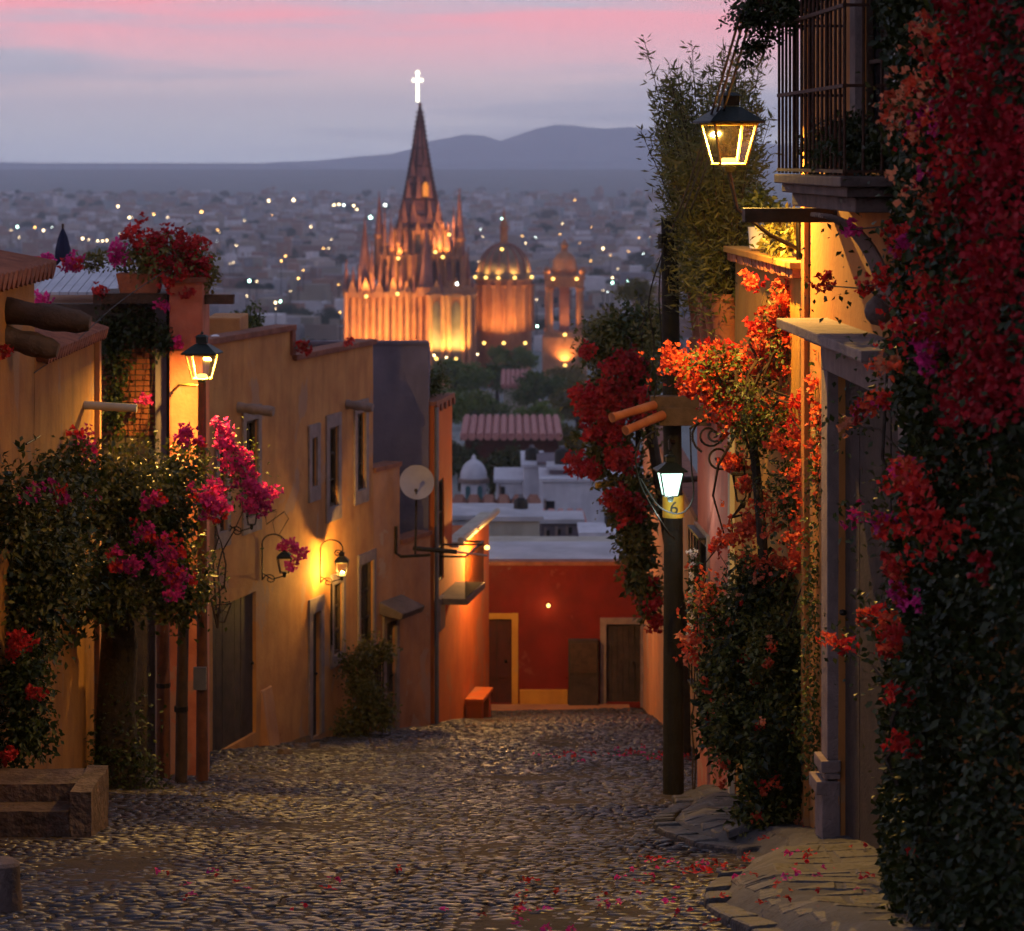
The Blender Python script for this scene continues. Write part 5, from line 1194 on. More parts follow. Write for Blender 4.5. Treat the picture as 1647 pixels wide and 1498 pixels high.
# ================================================================== SMALL THINGS ON THE STREET
# stone steps on the left
x1 = P(161, 0, 29.0).x
t = thing('stone_steps', (x1 - .6, 29.2, gz(29)), 'two rough stone steps with a side block against the left houses', 'steps')
def rough_box(name, a, b, mat, parent, amp=.02, bev=.02):
    m = MB(); m.box(a, b); o = m.build(name, mat, parent); bm = bmesh.new(); bm.from_mesh(o.data)
    bmesh.ops.subdivide_edges(bm, edges=list(bm.edges), cuts=3, use_grid_fill=True)
    for v in bm.verts:
        w_ = v.co + wloc(o); v.co += Vector((mnoise.noise(w_ * 3.1), mnoise.noise(w_ * 3.1 + Vector((9, 0, 0))), mnoise.noise(w_ * 3.1 + Vector((0, 9, 0))))) * amp
    bm.to_mesh(o.data); bm.free(); return o
g0 = gz(28.4)
rough_box('lower_tread', (-5.5, 28.4, g0 - .5), (x1 - .22, 28.86, g0 + .26), M['stepstone'], t)
rough_box('upper_tread', (-5.49, 28.87, g0 - .5), (x1 - .22, 29.6, g0 + .44), M['stepstone'], t)
rough_box('side_block', (x1 - .21, 28.36, g0 - .6), (x1, 29.6, g0 + .47), M['stepstone'], t, .03)
x1 = P(34, 0, 21.5).x
p = Vector((x1 - .19, 21.6, gz(21.6)))
t = thing('stone_bollard', p, 'short stone stub bollard at the lower left corner', 'bollard')
m = MB(); m.lathe([(.19, -.2), (.185, 0), (.175, .2), (.165, .36), (.14, .385), (0, .39)], p, 14)
m.v = [(a + .02 * mnoise.noise(Vector((a * 6, b * 6, c * 6))), b, c + .015 * mnoise.noise(Vector((a * 7, b * 7, 3)))) for a, b, c in m.v]; m.build('stub', M['stonedark'], t, smooth=True)
# fallen blossoms
petme = []
for k in range(6):
    rs = np.random.default_rng(700 + k); n = 5; V, F = leafverts(rs.normal(size=(n, 3)) * np.array([.03, .03, .004]), unit(rs.normal(size=(n, 3)) * np.array([1, 1, .25])), unit(rs.normal(size=(n, 3)) * .4 + np.array([0, 0, 1])), rs.uniform(.035, .06, n), rs.uniform(.03, .05, n), .2)
    me = bpy.data.meshes.new('fallen_blossom'); me.from_pydata(V.tolist(), [], F.tolist()); me.materials.append(M['fl_magenta']); petme.append(me)
def onground(x, y):
    z = gz(y) + und(x, y) + .05
    if y < 34.4 and x > pave_x(y):
        t_ = (x - pave_x(y)) / (3.9 - pave_x(y)); z = gz(y) - .06 + .30 * min(1, t_ * 4.5) ** .6 * (1 if y < 27.5 else .75) + .1 * math.exp(-((y - 24.5) / 1.6) ** 2) * t_ + .05
    return z
def drop(u, v, spread=0):
    y = 2.3 / ((v - HV) / FP - .16); x = (u - CU) / FP * y
    x += rnd.gauss(0, spread); y += rnd.gauss(0, spread * 1.5)
    o = bpy.data.objects.new('fallen_blossom', rnd.choice(petme)); COL.objects.link(o); o.location = (x, y, onground(x, y)); o.rotation_euler = (rnd.uniform(-.2, .2) - .15, rnd.uniform(-.2, .2), rnd.uniform(0, 6.28))
    o.material_slots[0].link = 'OBJECT'; o.material_slots[0].material = M[rnd.choice(['fl_magenta', 'fl_magenta', 'fl_red', 'fl_crimson'])]; s_ = rnd.uniform(.7, 1.3); o.scale = (s_, s_, s_)
    wz = 'on the grey raised pavement' if x > pave_x(y) and y < 30 else 'in the red drift by the far kerb near the pole' if y > 34 else 'on the cobbles left of centre' if x < 0 else 'on the cobbles near the pavement edge'
    tag(o, 'fallen bougainvillea blossom lying ' + wz, 'fallen blossom', 'fallen blossoms ' + wz)
for u, v in ((540, 1406), (380, 1416), (300, 1424), (310, 1438), (267, 1402), (840, 1455), (835, 1465), (850, 1450), (1075, 1445), (1270, 1420), (1300, 1425), (1330, 1445), (1186, 1480), (920, 1485), (880, 1482), (1150, 1380), (1400, 1385), (1395, 1460), (1470, 1400)): drop(u, v)
for _ in range(20): drop(rnd.uniform(820, 1150), rnd.uniform(1370, 1490))
for _ in range(30): drop(1130, 1385, .35)
for _ in range(55): drop(1030, 1212, .7)
for _ in range(16): drop(rnd.uniform(1150, 1420), rnd.uniform(1390, 1490))
for _ in range(10): drop(rnd.uniform(200, 800), rnd.uniform(1390, 1490))
# closed parasol and rooftop globe
q = P(101, 455, 46)
t = thing('closed_parasol', q, 'dark navy closed parasol standing on the roof terrace', 'parasol')
m = MB(); m.tube([q, P(101, 360, 46)], .02, 8); m.build('pole', M['wood'], t)
m = MB(); m.lathe([(.10, .28), (.14, .34), (.13, .55), (.08, .75), (.025, .88), (0, .93)], q, 9, a0=.2); m.build('canopy', M['bluecloth'], t)
q = P(346, 558, 45.5); q2 = P(346, 551, 45.5)
t = thing('roof_globe', q, 'small blue and white ball on the ochre house parapet', 'ball')
m = MB(); m.lathe([(0, -.12)] + [(.12 * math.cos(a), .12 * math.sin(a)) for a in np.linspace(-1.3, .1, 8)], q2, 16); m.build('lower_half', M['blueball'], t, smooth=True)
m = MB(); m.lathe([(.118 * math.cos(a), .118 * math.sin(a) + .012) for a in np.linspace(.1, 1.5, 8)], q2, 16); m.build('upper_half', M['whitepaint'], t, smooth=True)
m = MB(); m.tube([q2 + Vector((0, 0, -.3)), q2 + Vector((0, 0, -.1))], .03, 8); m.build('stem', M['iron'], t)

# ================================================================== ROOFS BELOW THE STREET
def block(name, label, u0, u1, vt, y, dep, mat, wins=(), cat='house', cap=None, winmat='darkpane', vb=None, roofmat='roofgrey', slope=0):
    x0, x1 = P(u0, 0, y).x, P(u1, 0, y).x; zt = P(0, vt, y).z; zb_ = tz(y) - 2
    t = thing(name, (x0, y, tz(y)), label, cat)
    m = MB(); m.box((x0, y, zb_), (x1, y + dep, zt)); m.build('wall', M[mat], t, bev=.05)
    if cap != 'none':
        m = MB(); m.hexa([(x0 - .12, y - .12, zt + .003), (x1 + .12, y - .12, zt + .003), (x1 + .12, y + dep + .1, zt + .003 + slope), (x0 - .12, y + dep + .1, zt + .003 + slope), (x0 - .12, y - .12, zt + .14), (x1 + .12, y - .12, zt + .14), (x1 + .12, y + dep + .1, zt + .14 + slope), (x0 - .12, y + dep + .1, zt + .14 + slope)])
        m.build('roof', M[roofmat], t)
    for (a, b, c, d) in wins:
        p0, p1 = P(a, d, y), P(b, c, y); m = MB(); m.box((p0.x, y - .04, p0.z), (p1.x, y + .05, p1.z)); wn = m.build('window', M[winmat], t)
        m = MB(); e = .08; m.box((p0.x - e, y - .07, p0.z - e), (p0.x, y + .02, p1.z + e)); m.build('window_frame', M['stone'], wn)
    return t
def tiled_roof(name, label, u0, u1, v0, v1, y0, dep, mat, walls='darkpane', pitch=.45, wallh=3):
    x0, x1 = P(u0, 0, y0).x, P(u1, 0, y0).x; z0 = P(0, v1, y0).z; z1 = z0 + ((HV - v0) / FP * (y0 + dep) - z0)
    t = thing(name, (x0, y0, tz(y0)), label, 'building'); n = max(6, int((x1 - x0) / pitch)); m = MB()
    for k in range(n):
        x = x0 + (x1 - x0) * (k + .5) / n; m.tube([(x, y0, z0), (x, y0 + dep, z1)], (x1 - x0) / n * .52, 6)
    o = m.build('roof_tiles', M[mat], t, smooth=True); o['kind'] = 'stuff'
    m = MB(); m.hexa([(x0, y0 + .1, z0 - .25), (x1, y0 + .1, z0 - .25), (x1, y0 + dep, z1 - .25), (x0, y0 + dep, z1 - .25), (x0, y0 + .1, z0 - .1), (x1, y0 + .1, z0 - .1), (x1, y0 + dep, z1 - .1), (x0, y0 + dep, z1 - .1)]); m.build('roof_deck', M['wood'], t)
    m = MB(); m.box((x0 + .3, y0 + .8, tz(y0) - 2), (x1 - .3, y0 + dep - .2, z0 - .3)); m.build('wall', M[walls], t)
    return t
tiled_roof('tiled_hall', 'hall with a pink tiled roof between dark trees below the church', 740, 905, 672, 703, 190, 14, 'tilepink', 'doorred', .5)
tiled_roof('brown_tiled_house', 'low house with a brown clay tile roof below the white turret', 722, 872, 806, 830, 104, 5, 'tile', 'cream', .5)
tiled_roof('red_roof_house', 'small house with a flat red roof beside the white cubic house', 850, 946, 825, 846, 92, 5, 'tilepink', 'redwall', .5)
tiled_roof('far_pink_roof', 'small pink tiled roof among trees under the church', 806, 852, 597, 622, 330, 8, 'tilepink', 'cream', 1)
block('white_cubic_house', 'white cubic house with a small vent window left of red vine', 872, 1040, 775, 120, 4, 'white', [(878, 892, 806, 820)], roofmat='white')
block('rooftop_room', 'dark grey rooftop room on the white cubic house', 884, 950, 756, 121.3, 2, 'greywall')
block('white_narrow_house', 'narrow white house beside the white turret', 842, 872, 752, 130, 6, 'white', roofmat='white')
block('white_low_house', 'low white house with parapet right of the turret', 798, 846, 776, 131, 5, 'white', [(805, 812, 783, 800)], roofmat='white')
block('rooftop_tank_house', 'white house with a dark water tank behind the cubic house', 868, 912, 748, 128, 4, 'white', roofmat='greywall')
block('cream_house', 'cream house with a pale flat roof above the red house', 785, 868, 838, 84, 3, 'cream', roofmat='roofgrey', slope=0)
block('plaza_wall_house', 'grey house front with three potted plants on the wall', 868, 934, 842, 89, 2, 'greywall', [(879, 884, 853, 862), (897, 902, 851, 860), (914, 920, 848, 858)], winmat='black')
block('pale_roof_house', 'long house with a pale sheet roof just behind the red house', 784, 1040, 896, 72, 4, 'cream', roofmat='roofgrey', slope=-.3)
block('beige_roof_house', 'low beige building at right behind the red house', 938, 1008, 864, 78.5, 2, 'cream', roofmat='white', slope=0)
block('left_roof_house', 'pale flat-roofed house behind the orange corner house', 728, 790, 836, 88, 3, 'roofgrey', roofmat='roofgrey', slope=0)
# rooftop water tanks
for u, v, y, r_, lab in ((905, 756, 121.5, .34, 'black water tank on the dark rooftop room'), (856, 752, 131, .34, 'black water tank on the narrow white house'), (838, 838, 85, .22, 'dark water tank on the cream house roof'), (985, 864, 79.5, .2, 'dark water tank on the low beige building')):
    q = P(u, v, y) + Vector((0, .9, .15)); t = thing('water_tank', q, lab, 'water tank', 'rooftop water tanks')
    m = MB(); m.lathe([(r_, 0), (r_, r_ * 1.5), (r_ * .8, r_ * 1.8), (r_ * .35, r_ * 2.0)], q, 16); m.build('tank_body', M['black'], t, smooth=True)
    m = MB(); m.lathe([(r_ * .35, 0), (r_ * .35, .12), (0, .14)], q + Vector((0, 0, r_ * 2.0)), 12); m.build('lid', M['metalgrey'], t)
# white domed turret
y = 135.0; cx = P(762, 0, y).x; k = y / FP
t = thing('domed_turret', (cx, y, tz(y)), 'small white turret with a dome and teal arched openings', 'turret')
m = MB(); m.lathe([(23 * k, -20 * k - 3), (23 * k, 0)], (cx, y, P(0, 762, y).z), 8, a0=R(22.5)); m.box((cx - 2, y - .5, tz(y) - 3), (cx + 2, y + 3, P(0, 806, y).z)); 
m = MB(); m.lathe([(22 * k, P(0, 815, y).z - P(0, 772, y).z), (22 * k, 0)], (cx, y, P(0, 772, y).z), 8, a0=R(22.5)); m.build('drum', M['white'], t)
m = MB(); m.lathe([(25 * k, -.15), (25 * k, .05), (22 * k, .06)] , (cx, y, P(0, 771, y).z), 16); m.build('cornice', M['stone'], t)
m = MB(); m.lathe([(22 * k * math.cos(a), 30 * k * math.sin(a)) for a in np.linspace(0, 1.45, 9)], (cx, y, P(0, 769, y).z), 20); dm = m.build('dome', M['white'], t, smooth=True)
m = MB(); m.lathe([(4 * k, 0), (5 * k, 2 * k), (3 * k, 4 * k), (4 * k, 6 * k), (1 * k, 9 * k), (0, 11 * k)], (cx, y, P(0, 741, y).z), 8); m.build('finial', M['white'], dm)
for du in (-9, 10):
    m = MB(); pts = [(du - 4, 30), (du + 4, 30), (du + 4, 12)] + [(du + 4 * math.cos(a), 12 - 5 * math.sin(a)) for a in np.linspace(.3, 2.84, 6)] + [(du - 4, 12)]
    vs = [(cx + a * k, y - 22 * k - .0 + (.02 if 0 else 0) + abs(a) * .2 * k, P(0, 772 + b, y).z) for a, b in pts]; n = len(vs)
    m.add(vs + [(a, b + .6, c) for a, b, c in vs], [tuple(range(n)), tuple(range(n, 2 * n))[::-1]] + [(i, (i + 1) % n, n + (i + 1) % n, n + i) for i in range(n)]); m.build('arched_window', M['tealglass'], t)
m = MB(); m.box((cx - 30 * k, y - 1, tz(y) - 3), (cx + 30 * k, y + 4, P(0, 812, y).z)); m.build('base', M['cream'], t)

# ================================================================== CHURCH
CY = 450.0; S = CY / FP
def C(u, v, dy=0): return Vector(((u - CU) * S, CY + dy, (HV - v) * S))
ch = thing('gothic_church', C(650, 600), 'floodlit pink gothic church with a tall central spire and pinnacles', 'church')
CB = tz(CY) - 4
def cbox(name, u0, u1, v0, v1, d0, d1, mat='sandstone', par=ch):
    a, b = C(u0, v1), C(u1, v0); m = MB(); m.box((a.x, CY + d0, a.z), (b.x, CY + d1, b.z)); return m.build(name, M[mat], par)
vb = HV - CB / S
cbox('nave', 556, 700, 466, vb, 1, 14); cbox('porch_block', 690, 764, 462, vb, -2.0, 12)
cbox('tower_stage', 606, 748, 410, 470, 2.5, 13); cbox('upper_stage', 630, 722, 368, 412, 4, 12.2)
# pointed gable + columns helper
def gable(u, hw, v0, v1, d, mat='sandstone', par=ch, th=.6):
    m = MB(); a, b, c = C(u - hw, v1), C(u + hw, v1), C(u, v0)
    m.add([(a.x, CY + d, a.z), (b.x, CY + d, b.z), (c.x, CY + d, c.z), (a.x, CY + d + th, a.z), (b.x, CY + d + th, b.z), (c.x, CY + d + th, c.z)], [(0, 1, 2), (5, 4, 3), (0, 3, 4, 1), (1, 4, 5, 2), (2, 5, 3, 0)]); m.build('gable', M[mat], par)
def column(u, v0, v1, d, r=.3, mat='sandstone', par=ch):
    p = C(u, v1, d); h = (v1 - v0) * S
    m = MB(); m.lathe([(r * 1.4, 0), (r * 1.4, .3), (r, .5), (r * .92, h - .5), (r * 1.35, h - .15), (r * 1.35, h)], p, 8); m.build('column', M[mat], par, smooth=True)
def pinnacle(u, v0, v1, hw, d, mat='spirestone', base=0, par=ch, sides=8):
    p = C(u, v1, d); h = (v1 - v0) * S; r = hw * S
    m = MB(); m.lathe([(r, 0), (r * .98, .1), (r * .52, h * .45), (r * .2, h * .80), (.07, h * .955), (.14, h * .965), (.05, h * .985), (.0, h)], p, sides, a0=R(22.5)); o = m.build('pinnacle', M[mat], par)
    if base:
        q = C(u, v1 + base, d); m = MB(); m.lathe([(r * 1.05, 0), (r * 1.05, base * S * .92), (r * 1.25, base * S * .94), (r * 1.25, base * S)], q, sides, a0=R(22.5)); m.build('pinnacle_shaft', M['sandstone'], o)
    # crockets
    m = MB()
    for k in range(4):
        a = R(22.5) + R(45) * (5 + k * 1) 
        for j in range(1, 8):
            f = j / 9; rr = r * (1 - f) * (.95 if f > .5 else .97); m.box((p.x + rr * math.cos(a) - .07, p.y + rr * math.sin(a) - .07, p.z + h * f * .9), (p.x + rr * math.cos(a) + .09, p.y + rr * math.sin(a) + .09, p.z + h * f * .9 + .2))
    cr_ = m.build('crockets', M[mat], o); cr_['kind'] = 'stuff'
    return o
def arch(u, hw, v0, v1, d, mat, par=ch, name='arch_recess', th=.5):
    pts = [(-hw, v1), (hw, v1), (hw, v0 + hw * 1.5)] + [(hw * (1 - t_), v0 + hw * 1.5 * (1 - math.sin(t_ * 1.57))) for t_ in (.3, .6, .85)] + [(0, v0)] + [(-hw * (1 - t_), v0 + hw * 1.5 * (1 - math.sin(t_ * 1.57))) for t_ in (.85, .6, .3)] + [(-hw, v0 + hw * 1.5)]
    vs = [C(u + a, b, d) for a, b in pts]; n = len(vs); m = MB(); m.add([tuple(v) for v in vs] + [(v.x, v.y + th, v.z) for v in vs], [tuple(range(n)), tuple(range(n, 2 * n))[::-1]] + [(i, (i + 1) % n, n + (i + 1) % n, n + i) for i in range(n)])
    return m.build(name, M[mat], par)
# lower storey: columns, gables
for i, u in enumerate(range(556, 690, 11)): column(u, 470, vb - 20, .6 - (.5 if i % 3 == 0 else 0), .34)
for i, u in enumerate(range(566, 690, 22)): gable(u, 9, 446 if i % 2 else 452, 474, .2); arch(u, 4.2, 492, vb - 26, .55, 'ribstone', th=.2)  # arch faces coloured dark in place of shade in the openings
for u in (578, 600, 622, 644, 666): pinnacle(u, 428, 470, 4, .6, base=6)
# portal corner with lit arches
for u in (692, 714, 722, 746, 756): column(u, 474, vb - 10, -2.4, .42)
for u, hw in ((703, 7), (734, 9)): arch(u, hw, 484, vb - 6, -2.08, 'domestone', th=.1)
gable(703, 11, 448, 476, -2.5); gable(734, 13, 446, 476, -2.5)
cbox('cornice', 688, 766, 472, 478, -2.7, 12); cbox('cornice', 553, 688, 474, 479, .2, 14)
# left corner pavilion
pinnacle(585, 348, 462, 15, 3, base=16); pinnacle(556, 418, 466, 6, 1.2, base=10); pinnacle(567, 430, 462, 5, 1.5, base=8)
# tower mid stage
for u in (612, 624, 636, 648, 660, 692, 704, 716, 728, 742): column(u, 412, 468, 2.1, .28)
for u in (618, 642, 698, 722, 736): arch(u, 3.4, 420, 462, 2.3, 'ribstone', th=.2); gable(u, 6.5, 396, 418, 2.0)  # dark arch colour paints the shade of the tower openings
for u, v0, v1, hw, d in ((608, 308, 378, 8, 4), (738, 304, 384, 9, 4), (627, 352, 400, 6, 3), (752, 398, 450, 5, 4), (720, 356, 400, 6.5, 3), (652, 362, 402, 5, 3), (697, 366, 404, 5, 3)): pinnacle(u, v0, v1, hw, d, base=v1 * 0 + (412 - v1 + 40 if v1 < 400 else 26))
for u, v0, v1, hw, d, bs in ((617, 326, 392, 4, 3.2, 30), (641, 338, 392, 3.6, 2.8, 26), (706, 334, 394, 4, 2.8, 26), (729, 332, 396, 4.4, 3.0, 28), (597, 388, 440, 4, 2, 24), (664, 396, 446, 3.6, 1.4, 20), (646, 404, 452, 3.4, 1.2, 18), (722, 404, 452, 3.6, .4, 18), (745, 372, 430, 4, 2.5, 30), (632, 408, 452, 3.4, 1.0, 18), (611, 404, 452, 3.6, 1.2, 18)): pinnacle(u, v0, v1, hw, d, base=bs)
pinnacle(686, 352, 462, 13, -.4, base=14); pinnacle(708, 432, 470, 6, -1.8, base=8); pinnacle(760, 440, 474, 5, -1, base=10)
for u in (636, 650, 664, 678, 692, 706, 716): column(u, 372, 410, 3.7, .24)
for u in (643, 671, 699, 711): arch(u, 3.8, 376, 408, 3.95, 'domestone', th=.1); gable(u, 6, 356, 378, 3.6)
# main spire
sp_ = C(673, 372, 8); r = 40 * S; h = (372 - 163) * S
m = MB(); m.lathe([(r, 0), (r * .74, h * .20), (r * .50, h * .42), (r * .28, h * .66), (r * .13, h * .86), (.22, h * .97), (.35, h * .975), (.14, h)], sp_, 8, a0=R(22.5)); spire = m.build('main_spire', M['spirestone'], ch)
for k in range(8):
    a = R(22.5 + 45 * k); m = MB()
    pf = [(1, 0), (.74, .20), (.50, .42), (.28, .66), (.13, .86), (.03, .97)]
    m.tube([(sp_.x + (r * q + .02) * math.cos(a), sp_.y + (r * q + .02) * math.sin(a), sp_.z + h * z) for q, z in pf], [.34, .32, .28, .22, .16, .1], 6)
    for j in range(26):
        z = j / 26 * .95; q = np.interp(z, [p[1] for p in pf], [p[0] for p in pf]) * r + .22; m.box((sp_.x + q * math.cos(a) - .14, sp_.y + q * math.sin(a) - .14, sp_.z + h * z), (sp_.x + q * math.cos(a) + .14, sp_.y + q * math.sin(a) + .14, sp_.z + h * z + .3))
    m.build('spire_rib', M['ribstone'], spire)
M['dormer_glow'] = emit('dormer_glow', (1, .30, .04), 1.0, False)
arch(683, 4.5, 293, 317, 4.6, 'dormer_glow', spire, 'lit_dormer', .3)
for u in (648, 664, 690, 704): gable(u, 6, 322, 360, 4.2, 'spirestone', spire)
for u, v0, v1, d in ((655, 288, 320, 4.9), (672, 284, 320, 4.6), (690, 288, 320, 4.9), (662, 256, 284, 5.8), (680, 256, 284, 5.8)): gable(u, 4.5, v0, v1, d, 'spirestone', spire)
for zf, q in ((.12, .85), (.24, .70), (.36, .565), (.50, .43), (.64, .30)):
    m = MB(); m.lathe([(r * q + .10, -.12), (r * q + .22, 0), (r * q + .05, .14)], (sp_.x, sp_.y, sp_.z + h * zf), 8, a0=R(22.5)); m.build('spire_band', M['ribstone'], spire)
# glowing cross
cp = C(669, 163, 8)
t = thing('cross', cp, 'brilliantly lit white cross on the tip of the church spire', 'cross')
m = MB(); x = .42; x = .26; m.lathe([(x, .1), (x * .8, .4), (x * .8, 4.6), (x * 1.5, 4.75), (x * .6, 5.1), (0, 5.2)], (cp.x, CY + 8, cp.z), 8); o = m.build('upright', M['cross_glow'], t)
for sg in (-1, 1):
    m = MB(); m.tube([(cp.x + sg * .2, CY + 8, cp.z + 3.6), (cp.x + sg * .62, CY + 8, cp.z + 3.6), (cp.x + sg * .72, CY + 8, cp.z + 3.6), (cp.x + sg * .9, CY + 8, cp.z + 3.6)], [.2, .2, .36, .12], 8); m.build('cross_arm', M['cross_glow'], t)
# dome chapel
dc = C(810, 460, 14); k = S
t = thing('domed_chapel', C(810, 560, 14), 'ribbed stone church dome with lantern, lamps glowing at its base', 'dome')
m = MB(); m.lathe([(46 * k, CB - dc.z), (46 * k, 0), (48 * k, 0), (48 * k, .5), (44 * k, .6)], dc, 32); m.build('drum', M['sandstone'], t, smooth=True)
m = MB(); m.lathe([(43 * k, .4), (45 * k, .9), (44 * k, 1.4)] + [(43.5 * k * math.cos(a), 1.4 + 50 * k * math.sin(a)) for a in np.linspace(.05, 1.36, 12)], dc, 32); dm = m.build('dome_shell', M['domestone'], t, smooth=True)
for j in range(16):
    a = 2 * math.pi * (j + .5) / 16; m = MB(); m.tube([(dc.x + 44 * k * math.cos(b) * math.cos(a), dc.y + 44 * k * math.cos(b) * math.sin(a), dc.z + 1.4 + 50.5 * k * math.sin(b)) for b in np.linspace(.05, 1.36, 10)], .16, 6); m.build('rib', M['spirestone'], dm)
for j in range(16):
    a = 2 * math.pi * j / 16
    if math.sin(a) < .35:
        m = MB(); m.lathe([(.5, 0), (.4, .4), (.36, 7.2), (.55, 7.6)], (dc.x + 46.5 * k * math.cos(a), dc.y + 46.5 * k * math.sin(a), dc.z - 8), 8); m.build('column', M['sandstone'], t)
lz = dc.z + 1.4 + 49 * k
m = MB(); m.lathe([(9 * k, -.3), (9 * k, .2), (6.5 * k, .4), (6.5 * k, 2.6), (8 * k, 2.8), (6 * k, 3.2), (3 * k, 4.3), (1.2 * k, 5.0), (1.5 * k, 5.4), (0, 6.4)], (dc.x, dc.y, lz), 12); m.build('lantern_turret', M['sandstone'], t, smooth=True)
# bell tower
bt = C(909, 545, 6)
t = thing('bell_tower', C(909, 570, 6), 'square baroque bell tower with open arches lit orange', 'tower')
def tb(name, hw, v0, v1, mat='sandstone', dd=0):
    a, b = C(909 - hw, v1), C(909 + hw, v0); m = MB(); m.box((a.x, CY + 6 - hw * S, a.z), (b.x, CY + 6 + hw * S, b.z)); return m.build(name, M[mat], t)
tb('base', 36, 545, vb, 'sandstone'); tb('belfry_floor', 33, 537, 545); tb('belfry_roof', 31, 452, 464); tb('cornice', 33, 446, 452); tb('belfry_core', 8, 464, 537, 'spirestone')
for sx_ in (-1, 1):
    for sy_ in (-1, 1):
        m = MB(); m.lathe([(.75, 0), (.75, .3), (.6, .5), (.55, 6.6), (.8, 7.2)], (bt.x + sx_ * 2.5, CY + 6 + sy_ * 2.5, C(0, 537).z), 10); m.build('pier', M['sandstone'], t)
m = MB(); m.lathe([(2.1, 0), (2.1, .8), (2.4, 1.0), (2.0, 1.4), (1.9, 2.4), (1.4, 3.3), (.6, 3.9), (.5, 4.6), (.7, 4.9), (.3, 5.6), (0, 6.0)], (bt.x, CY + 6, C(0, 446).z), 12); m.build('cupola', M['sandstone'], t, smooth=True)
for sx_ in (-1, 1):
    m = MB(); m.lathe([(.3, 0), (.35, .2), (.6, .8), (.3, 1.4), (0, 1.6)], (bt.x + sx_ * 2.9, CY + 3.2, C(0, 446).z), 8); m.build('urn', M['sandstone'], t, smooth=True)
# church floodlights
FL = (1, .48, .13)
def flood(u, v, d, label, power, col=FL, aimdz=8, globe='flood_glow', r=.3, aimd=2.5):
    p = C(u, v, d); t = thing('floodlight', p, label, 'floodlight', 'floodlights around the church')
    m = MB(); m.lathe([(0, -.25), (.2, -.15), (.28, .05), (.0, .25)], p + Vector((0, 0, -.4)), 8); m.build('lamp_glass', M[globe], t, smooth=True)
    m = MB(); m.tube([p + Vector((0, 0, -1.6)), p + Vector((0, 0, -.6))], .06, 6); m.build('stand', M['iron'], t)
    light('flood_light', t, p, power, col, r, 130, p + Vector((0, aimd, aimdz)), .8)
for i, (u, pw) in enumerate(((566, 3800), (590, 4200), (615, 3800), (640, 3800), (664, 3800))): flood(u, 572, -4.2, ['leftmost', 'second', 'middle', 'fourth', 'rightmost'][i] + ' of five floodlights at the foot of the church column row', pw)
for i, (u, pw) in enumerate(((703, 4200), (734, 5200))): flood(u, 570, -4.4, ['left', 'right'][i] + ' yellow floodlight at the foot of the lit church portal arch', pw, (1, .66, .16), 10)
for i, (u, v, d, pw) in enumerate(((640, 412, 1.0, 1500), (712, 410, 1.0, 2300), (722, 374, 1.6, 1500), (590, 472, -1.7, 2600), (700, 402, 1.2, 1100), (640, 468, -1.6, 2200))): flood(u, v, d, 'small spotlight on a church ledge ' + ['under the upper left tower columns', 'under the upper right tower columns', 'high right beside the spire foot', 'under the tall left pinnacle', 'behind the tall central pinnacle', 'between tower and lower gables'][i], pw)
for i, a in enumerate((-2.8, -2.2, -1.75, -1.2, -.4)):
    p = dc + Vector((50 * S * math.cos(a), 50 * S * math.sin(a), 1.3)); q = (p.x / S + CU, HV - p.z / S, p.y - CY); flood(*q, ['leftmost', 'second', 'middle', 'fourth', 'rightmost'][i] + ' of the warm lamps at the base of the church dome', 420, (1, .62, .15), 6, 'flood_glow', .2)
for u, pw in ((778, 2200), (810, 2200), (845, 2200)): flood(u, 552, 6, {778: 'left', 810: 'middle', 845: 'right'}[u] + ' floodlight low in front of the dome drum', pw)
flood(807, 400, 9.0, 'small lamp beside the dome lantern turret', 160, (1, .62, .15), 5); flood(909, 536, 2.2, 'orange lamp inside the bell tower arch', 1100); flood(890, 446, 2.4, 'left orange lamp on the bell tower cornice', 350); flood(928, 446, 2.4, 'right orange lamp on the bell tower cornice', 350); flood(909, 585, 1.5, 'floodlight at the bell tower base', 2200)
lampspec = [(735, 457, 440, 'city_white', 3.6), (807, 352, 460, 'city_green', 2.0), (864, 525, 470, 'city_green', 2.8), (768, 570, 440, 'city_warm', 2.0), (698, 572, 444, 'city_warm', 2.6), (718, 575, 444, 'city_warm', 2.2)]

# ================================================================== TREES BELOW THE CHURCH
TV = []
for k in range(5):
    rs = np.random.default_rng(300 + k); E = []
    for _ in range(9): d = unit(rs.normal(size=(1, 3)))[0] * np.array([.55, .55, .35]); E.append((Vector((d[0], d[1], .62 + d[2] * .7)), (.32, .32, .24)))
    pts, out = clump(rs, 2600, E, .4, 10, .25); V, F = leaf_cloud(rs, pts, out, .10, .7, .1); me = bpy.data.meshes.new('crown'); me.from_pydata(V.tolist(), [], F.tolist()); me.materials.append(M['leaftree'])
    m = MB(); m.tube([(0, 0, -.35), (.02, 0, .1), (0, .02, .5)], [.07, .055, .03], 7)
    for a in range(5): m.tube([(0, 0, .15 + .05 * a), (.35 * math.cos(a * 1.3), .35 * math.sin(a * 1.3), .55 + .06 * a)], [.03, .01], 5)
    tm = m.mesh('trunk'); tm.materials.append(M['bark']); TV.append((me, tm))
